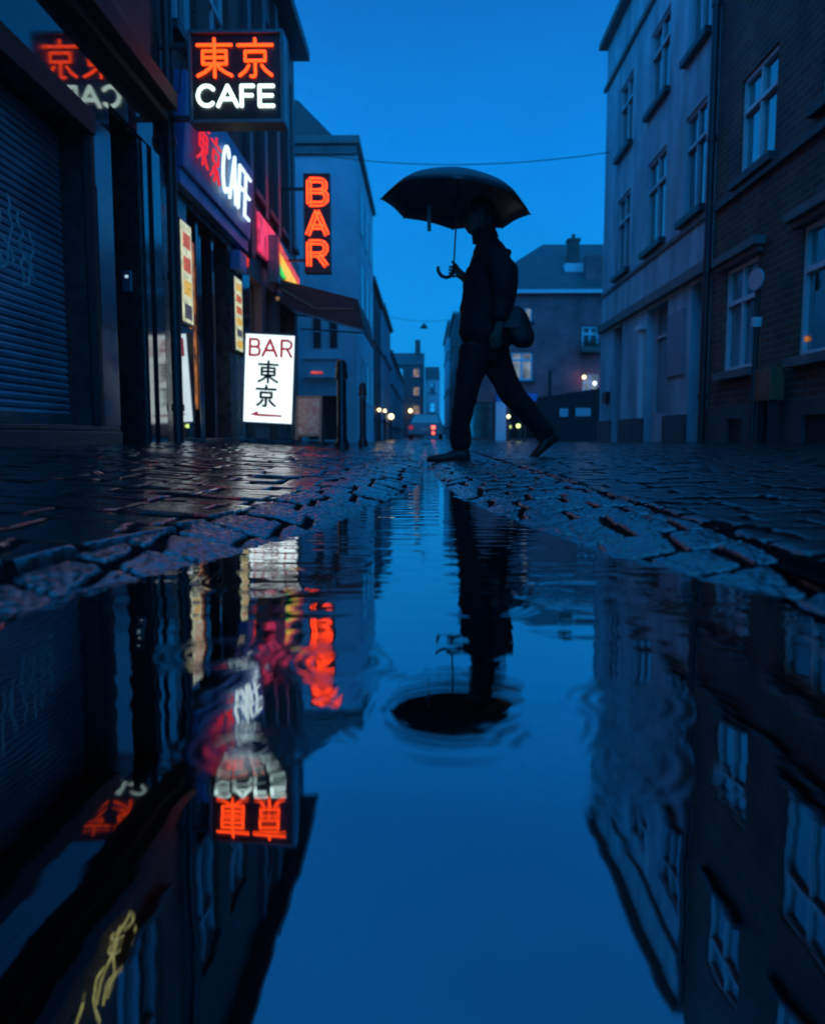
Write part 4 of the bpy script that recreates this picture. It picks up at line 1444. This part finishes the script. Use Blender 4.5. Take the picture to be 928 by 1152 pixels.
# the whole figure: one continuous surface
nodes = [
    (Z5(458, 640), (.07, .10)),            # 0 pelvis
    (Z5(470, 540), (.075, .10)),            # 1 waist
    (Z5(482, 420), (.115, .16)),            # 2 chest
    (Z5(478, 320), (.095, .14)),            # 3 upper chest
    (Z5(462, 268), .055),                   # 4 neck
    (Z5(456, 250), .055),                   # 5 nape
    (Z5(450, 225), (.05, .05)),             # 6 inside the head
    (Z5(447, 200), (.04, .04)),             # 7 inside the head
    (Z5(482, 318, .16), .06),               # 8 far shoulder
    (Z5(470, 480, .20), .046),              # 9 far elbow
    (Z5(392, 422, .07), .034),              # 10 far wrist
    (Z5(368, 404, .03), (.034, .022)),      # 11 far palm
    (Z5(488, 318, -.16), .06),              # 12 near shoulder
    (Z5(530, 470, -.21), .046),             # 13 near elbow
    (Z5(518, 595, -.20), .034),             # 14 near wrist
    (Z5(510, 628, -.19), (.036, .02)),      # 15 near palm
    (Z5(435, 670, -.08), .07),              # 16 near hip
    (Z5(393, 845, -.09), .056),             # 17 near knee
    (Z5(374, 1030, -.09), .04),             # 18 near ankle
    (Z5(482, 672, .08), .07),               # 19 far hip
    (Z5(555, 842, .08), .056),              # 20 far knee
    (Z5(685, 985, .08), .04),               # 21 far ankle
]
edges = [(0, 1), (1, 2), (2, 3), (3, 4), (4, 5), (5, 6), (6, 7), (3, 8), (8, 9), (9, 10), (10, 11), (3, 12), (12, 13), (13, 14), (14, 15),
         (0, 16), (16, 17), (17, 18), (0, 19), (19, 20), (20, 21)]


def finger(start, pts, r0):
    k = start
    for i, q in enumerate(pts):
        nodes.append((q, r0 * (1 - .12 * i)))
        edges.append((k, len(nodes) - 1))
        k = len(nodes) - 1


hand = Z5(352, 398, .0)
# far hand: fingers curl round the umbrella handle, side by side down the shaft
for i in range(4):
    zo = .030 - .020 * i
    ln = (.9, 1.0, .95, .78)[i]
    finger(11, [hand + Vector((.022, .022, zo)), hand + Vector((-.010, .026, zo * 1.0)), hand + Vector((-.030 * ln, .006, zo - .003)), hand + Vector((-.022 * ln, -.018, zo - .005))], .0095)
finger(11, [hand + Vector((.022, -.012, .030)), hand + Vector((.002, -.024, .044)), hand + Vector((-.014, -.020, .056))], .0105)
# near hand: relaxed, slightly curled, hanging by the bag strap
nh = Z5(510, 628, -.19)
for i in range(4):
    xo = -.026 + .018 * i
    ln = (.9, 1.0, .94, .75)[i]
    finger(15, [nh + Vector((xo, .004, -.036)), nh + Vector((xo - .004, .010, -.036 - .032 * ln)), nh + Vector((xo - .012, .026, -.036 - .056 * ln))], .0088)
finger(15, [nh + Vector((-.034, -.006, -.008)), nh + Vector((-.044, -.006, -.034)), nh + Vector((-.042, .004, -.058))], .0098)
body = skin_mesh('body', nodes, edges, M['skin'], per, 0)
# the head: brow, eye hollows, nose, lips and chin shaped out of one surface, joined to the body
hd_ = Z5(445, 205)
HN, HM = 40, 32
hv, hf = [], []
for i in range(HM + 1):
    th = math.pi * i / HM
    for k in range(HN):
        a = 2 * math.pi * k / HN
        u = Vector((math.cos(a) * math.sin(th), math.sin(a) * math.sin(th), math.cos(th)))
        q = Vector((u.x * .094, u.y * .075, u.z * .118))
        fr = max(0.0, -u.x)
        if u.z < 0:
            q.y *= 1 - .28 * (-u.z) ** 1.5
            q.x += -.020 * (-u.z) * (1 if u.x < 0 else .2) + (.018 * (-u.z) if u.x > 0 else 0) * -1
        sy_ = u.y
        g = lambda z0_, w_, y0_, wy_: math.exp(-((u.z - z0_) / w_) ** 2 - ((abs(sy_) - y0_) / wy_) ** 2) * fr ** 2
        q.x -= .026 * g(-.22, .13, 0, .13) + .010 * g(-.02, .16, 0, .10)
        q.x -= .008 * g(.13, .09, .22, .25)
        q.x += .010 * g(-.04, .10, .36, .16)
        q.x -= .009 * g(-.50, .06, 0, .22) + .008 * g(-.62, .05, 0, .2)
        q.x -= .012 * g(-.86, .14, 0, .3)
        hv.append(hd_ + q)
for i in range(HM):
    for k in range(HN):
        l = (k + 1) % HN
        hf.append((i * HN + k, i * HN + l, (i + 1) * HN + l, (i + 1) * HN + k))
for s_ in (-1, 1):
    m_ = MB().sphere(hd_ + Vector((.006, s_ * .073, -.014)), .028, 12, 8, (.75, .38, 1.2))
    o_ = len(hv)
    hv += m_.v
    hf += [tuple(o_ + i for i in f) for f in m_.f]
dg = bpy.context.evaluated_depsgraph_get()
dg.update()
me2 = bpy.data.meshes.new_from_object(body.evaluated_get(dg))
bm = bmesh.new()
bm.from_mesh(me2)
off = Vector(per.location)
nv = [bm.verts.new(v_ - off) for v_ in hv]
for f in hf:
    bm.faces.new([nv[i] for i in f])
bmesh.ops.recalc_face_normals(bm, faces=bm.faces)
for f in bm.faces:
    f.smooth = True
bm.to_mesh(me2)
bm.free()
body.modifiers.clear()
body.data = me2
for s_ in (-1, 1):
    MB().sphere(hd_ + Vector((-.083, s_ * .030, -.004)), .010, 10, 7).build('eye', M['hair'], body, smooth=True)
hr = MB()
hr.sphere(hd_ + Vector((.014, 0, .026)), .104, 18, 12, (.94, .80, .98))
hr.sphere(hd_ + Vector((.055, 0, -.03)), .062, 14, 9, (.8, 1.05, 1.1))
hr.build('hair', M['hair'], per, smooth=True)
# clothes
jn = [
    (Z5(464, 690), (.185, .20)), (Z5(470, 600), (.17, .19)), (Z5(482, 480), (.168, .19)), (Z5(492, 390), (.165, .19)), (Z5(490, 310), (.135, .165)), (Z5(468, 270), (.075, .075)),
    (Z5(490, 325, .15), .085), (Z5(470, 478, .19), .068), (Z5(398, 428, .07), .050),
    (Z5(496, 325, -.15), .085), (Z5(532, 470, -.21), .066), (Z5(520, 588, -.20), .050)]
je = [(0, 1), (1, 2), (2, 3), (3, 4), (4, 5), (4, 6), (6, 7), (7, 8), (4, 9), (9, 10), (10, 11)]
jk = skin_mesh('coat', jn, je, M['coat'], per, 2, 3)
cl = MB().lathe(Z5(462, 262), [(.088, -.045), (.082, .0), (.074, .03), (.066, .03), (.066, -.03)], 18, (-.25, 0, 1)).build('collar', M['coat'], per, smooth=True)
tn = [(Z5(462, 610), (.13, .16)), (Z5(428, 710, -.08), .102), (Z5(394, 845, -.09), .080), (Z5(377, 960, -.09), .070), (Z5(374, 1050, -.09), .068),
      (Z5(494, 700, .08), .106), (Z5(562, 838, .08), .085), (Z5(640, 930, .08), .072), (Z5(698, 1004, .08), .066)]
te = [(0, 1), (1, 2), (2, 3), (3, 4), (0, 5), (5, 6), (6, 7), (7, 8)]
tr = skin_mesh('trousers', tn, te, M['trouser'], per, 0, 3)
fold = bpy.data.textures.new('cloth_folds', 'CLOUDS')
fold.noise_scale = .11
fold.noise_depth = 2
for o_, st_ in ((jk, .045), (tr, .034)):
    dm = o_.modifiers.new('folds', 'DISPLACE')
    dm.texture = fold
    dm.strength = st_
    dm.mid_level = .45


def shoe(heel, toe, up, name='shoe'):
    """a leather shoe from heel to toe; up is the sole's normal"""
    heel, toe, up = Vector(heel), Vector(toe), Vector(up).normalized()
    ax = (toe - heel)
    L = ax.length
    ax.normalize()
    sd = ax.cross(up).normalized()
    secs = [(0, .030, .056), (.06, .040, .095), (.22, .042, .112), (.40, .040, .082), (.58, .044, .058), (.78, .047, .050), (.93, .040, .042), (1.0, .022, .028)]
    mb = MB()
    n = 14
    for s, wd, ht in secs:
        c = heel + ax * (s * L)
        for k in range(n):
            a = 2 * math.pi * k / n
            y, z = math.cos(a), math.sin(a)
            zz = ht * (.5 + .5 * z) if z > -.6 else 0.0
            mb.v.append(c + sd * (wd * y * (1 if z > -.6 else .9)) + up * zz)
    for i in range(len(secs) - 1):
        for k in range(n):
            l = (k + 1) % n
            mb.f.append((i * n + k, i * n + l, (i + 1) * n + l, (i + 1) * n + k))
    mb.f.append(tuple(range(n)))
    mb.f.append(tuple((len(secs) - 1) * n + k for k in range(n)))
    return mb.build(name, M['leather'], per, smooth=True)


h_ = Z5(412, 1094, -.09)
t_ = Z5(256, 1094, -.09)
h_.z = t_.z = gp + .004
shoe(h_, t_, (0, 0, 1))
shoe(Z5(732, 1004, .08), Z5(630, 1090, .08), (-.62, 0, .78) if False else (-.67, 0, .74))

# shoulder bag
bg_ = thing('shoulder_bag', tuple(Z5(585, 600, -.05)), 'rounded black shoulder bag hanging behind the walking person', 'bag')
c = Z5(580, 600, -.10)
mb = MB()
n, m_ = 20, 12
for i in range(m_ + 1):
    th = math.pi * i / m_
    for k in range(n):
        a = 2 * math.pi * k / n
        sx2 = max(math.sin(th), .01) ** .7
        x = math.copysign(abs(math.cos(a)) ** .75, math.cos(a)) * sx2 * .092
        y = math.copysign(abs(math.sin(a)) ** .75, math.sin(a)) * sx2 * .07
        z = math.copysign(abs(math.cos(th)) ** .8, math.cos(th)) * .135
        x += -.06 * (z / .15) * .6 + (.012 if z < 0 else 0)
        mb.v.append(c + Vector((x, y, z)))
for i in range(m_):
    for k in range(n):
        l = (k + 1) % n
        mb.f.append((i * n + k, i * n + l, (i + 1) * n + l, (i + 1) * n + k))
mb.f.append(tuple(range(n)))
mb.f.append(tuple(m_ * n + k for k in range(n)))
mb.build('pouch', M['leather'], bg_, smooth=True)
MB().box(c.x - .10, c.x + .02, c.y - .080, c.y - .066, c.z - .02, c.z + .085).build('flap', M['leather'], bg_, bevel=.006)
MB().tube([Z5(560, 540, -.15), Z5(545, 440, -.215), Z5(505, 330, -.20), Z5(478, 272, -.10), Z5(488, 285, .0)], .013, 8).build('strap', M['leather'], bg_, smooth=True)

# umbrella
ap = Z5(372, 50, -.02)
um = thing('umbrella', tuple(ap), 'open dark umbrella with crook handle held over the walker\'s head', 'umbrella')
ctr = (Z5(105, 150) + Z5(640, 205)) / 2
ang = math.atan2(-(Z5(640, 205).z - Z5(105, 150).z), Z5(640, 205).x - Z5(105, 150).x)
Rr = (Z5(640, 205) - Z5(105, 150)).length / 2
H = .205
MU = Matrix.Translation(ap) @ Matrix.Rotation(ang, 4, 'Y') @ Matrix.Rotation(R(-2), 4, 'X')
NR, NA = 10, 64


def canopy_pt(i, k):
    s = i / NR
    a = 2 * math.pi * k / NA
    ph = (k % 8) / 8.0
    sc = math.sin(math.pi * ph)
    r = Rr * s * (1 - .075 * sc * s)
    z = -H * (1 - math.sqrt(max(0, 1 - (s * .93) ** 2))) / (1 - math.sqrt(1 - .93 ** 2))
    z = z * .75 - H * .25 * s ** 1.6
    z += .018 * sc * s * s - .006 * sc * s
    return Vector((r * math.cos(a), r * math.sin(a), z))


mb = MB()
for i in range(NR + 1):
    for k in range(NA):
        mb.v.append(canopy_pt(max(i, .02), k))
for i in range(NR):
    for k in range(NA):
        l = (k + 1) % NA
        mb.f.append((i * NA + k, i * NA + l, (i + 1) * NA + l, (i + 1) * NA + k))
mb.move(MU)
cn = mb.build('canopy', M['canopy'], um, smooth=True)
so = cn.modifiers.new('solid', 'SOLIDIFY')
so.thickness = .002
for k in range(8):
    pts = [canopy_pt(i, k * 8) + Vector((0, 0, -.006)) for i in range(0, NR + 1)]
    mb = MB().tube(pts, .0028, 5)
    mb.tube([Vector((0, 0, -.22)), canopy_pt(5, k * 8) + Vector((0, 0, -.008))], .0022, 5)
    mb.sphere(canopy_pt(NR, k * 8), .006, 6, 4)
    mb.move(MU).build('rib', M['lead'], um, smooth=True)
hb = Z5(352, 396)
MB().tube([ap + Vector((0, 0, .022)), ap, hb], [.004, .0055, .0055], 8).build('shaft', M['steel'], um, smooth=True)
MB().tube([Z5(355, 375), Z5(352, 396), Z5(347, 410), Z5(338, 419), Z5(326, 422), Z5(312, 418), Z5(302, 408), Z5(297, 396), Z5(297, 382)], [.011, .012, .012, .012, .012, .012, .012, .0115, .010], 10).build('handle', M['leather'], um, smooth=True)
q = Z5(264, 178, -.05)
MB().hexa([q + Vector((-.013, 0, .03)), q + Vector((.013, 0, .03)), q + Vector((.013, .003, .03)), q + Vector((-.013, .003, .03)),
           q + Vector((-.010, 0, -.135)), q + Vector((.014, 0, -.135)), q + Vector((.014, .003, -.135)), q + Vector((-.010, .003, -.135))]).build('tie_strap', M['canopy'], um)

# ------------------------------------------------------------------ added unseen yellow squiggle on the shop, shaped for its reflection in the puddle
def bz(p0, p1, p2, p3, n=9):
    out = []
    for i in range(n + 1):
        t = i / n
        out.append(p0 * (1 - t) ** 3 + p1 * 3 * t * (1 - t) ** 2 + p2 * 3 * t * t * (1 - t) + p3 * t ** 3)
    return out


def mirrored(px, py):
    q = at(px, py, X=XL + .06)
    return Vector((q.x, q.y, -q.z))


q = mirrored(115, 1090)
ng = thing('added_squiggle', (XL, q.y, q.z), 'dim yellow neon scribble above the shutter shop, mirrored in the puddle\'s near left corner', 'sign')  # added unseen squiggle, there only for its reflection in the puddle
stems = [((147, 1022), (140, 1050), (120, 1075), (110, 1128)), ((150, 1050), (152, 1080), (128, 1100), (122, 1120)), ((134, 1050), (122, 1075), (134, 1085), (126, 1112)),
         ((118, 1090), (104, 1110), (104, 1125), (114, 1146)), ((95, 1125), (92, 1140), (86, 1150), (78, 1175)), ((140, 1090), (128, 1105), (118, 1110), (118, 1128)),
         ((148, 1024), (154, 1034), (146, 1046), (138, 1056)), ((126, 1062), (118, 1070), (128, 1074), (136, 1066))]
mb = MB()
for st in stems:
    pts = bz(*[mirrored(*q_) for q_ in st])
    mb.tube(pts, .011, 6)
mb.build('tube', M['squiggle_yellow'], ng, smooth=True)
mb = MB()
for st in stems:
    p_ = mirrored(*st[1])
    mb.tube([(XL + .001, p_.y, p_.z), p_], .004, 5)
mb.build('added_standoff', M['lead'], ng)

# ------------------------------------------------------------------ rain haze in the air
hz = MB().box(-30, 32, -12, 95, -1.2, 14).build('haze', M['lead'], None)
hz['kind'] = 'stuff'
hm = bpy.data.materials.new('rain_haze')
hm.use_nodes = True
nt = hm.node_tree
nt.nodes.remove(nt.nodes['Principled BSDF'])
pv = nn(nt, 'ShaderNodeVolumePrincipled')
pv.inputs['Color'].default_value = (.9, .92, .95, 1)
pv.inputs['Density'].default_value = .0022
pv.inputs['Anisotropy'].default_value = .75
nt.links.new(pv.outputs[0], nt.nodes['Material Output'].inputs['Volume'])
hz.data.materials.clear()
hz.data.materials.append(hm)

# ------------------------------------------------------------------ render settings
scene.render.engine = 'CYCLES'
c = scene.cycles
c.use_denoising = True
try:
    c.denoiser = 'OPENIMAGEDENOISE'
except Exception:
    pass
c.max_bounces = 7
c.diffuse_bounces = 3
c.glossy_bounces = 5
c.transmission_bounces = 2
c.volume_bounces = 0
c.caustics_reflective = False
c.caustics_refractive = False
c.sample_clamp_indirect = 4
c.use_adaptive_sampling = True
c.adaptive_threshold = .01
v = scene.view_settings
v.view_transform = 'Standard'
v.look = 'None'
v.exposure = 0
v.gamma = 1
v.use_curve_mapping = False
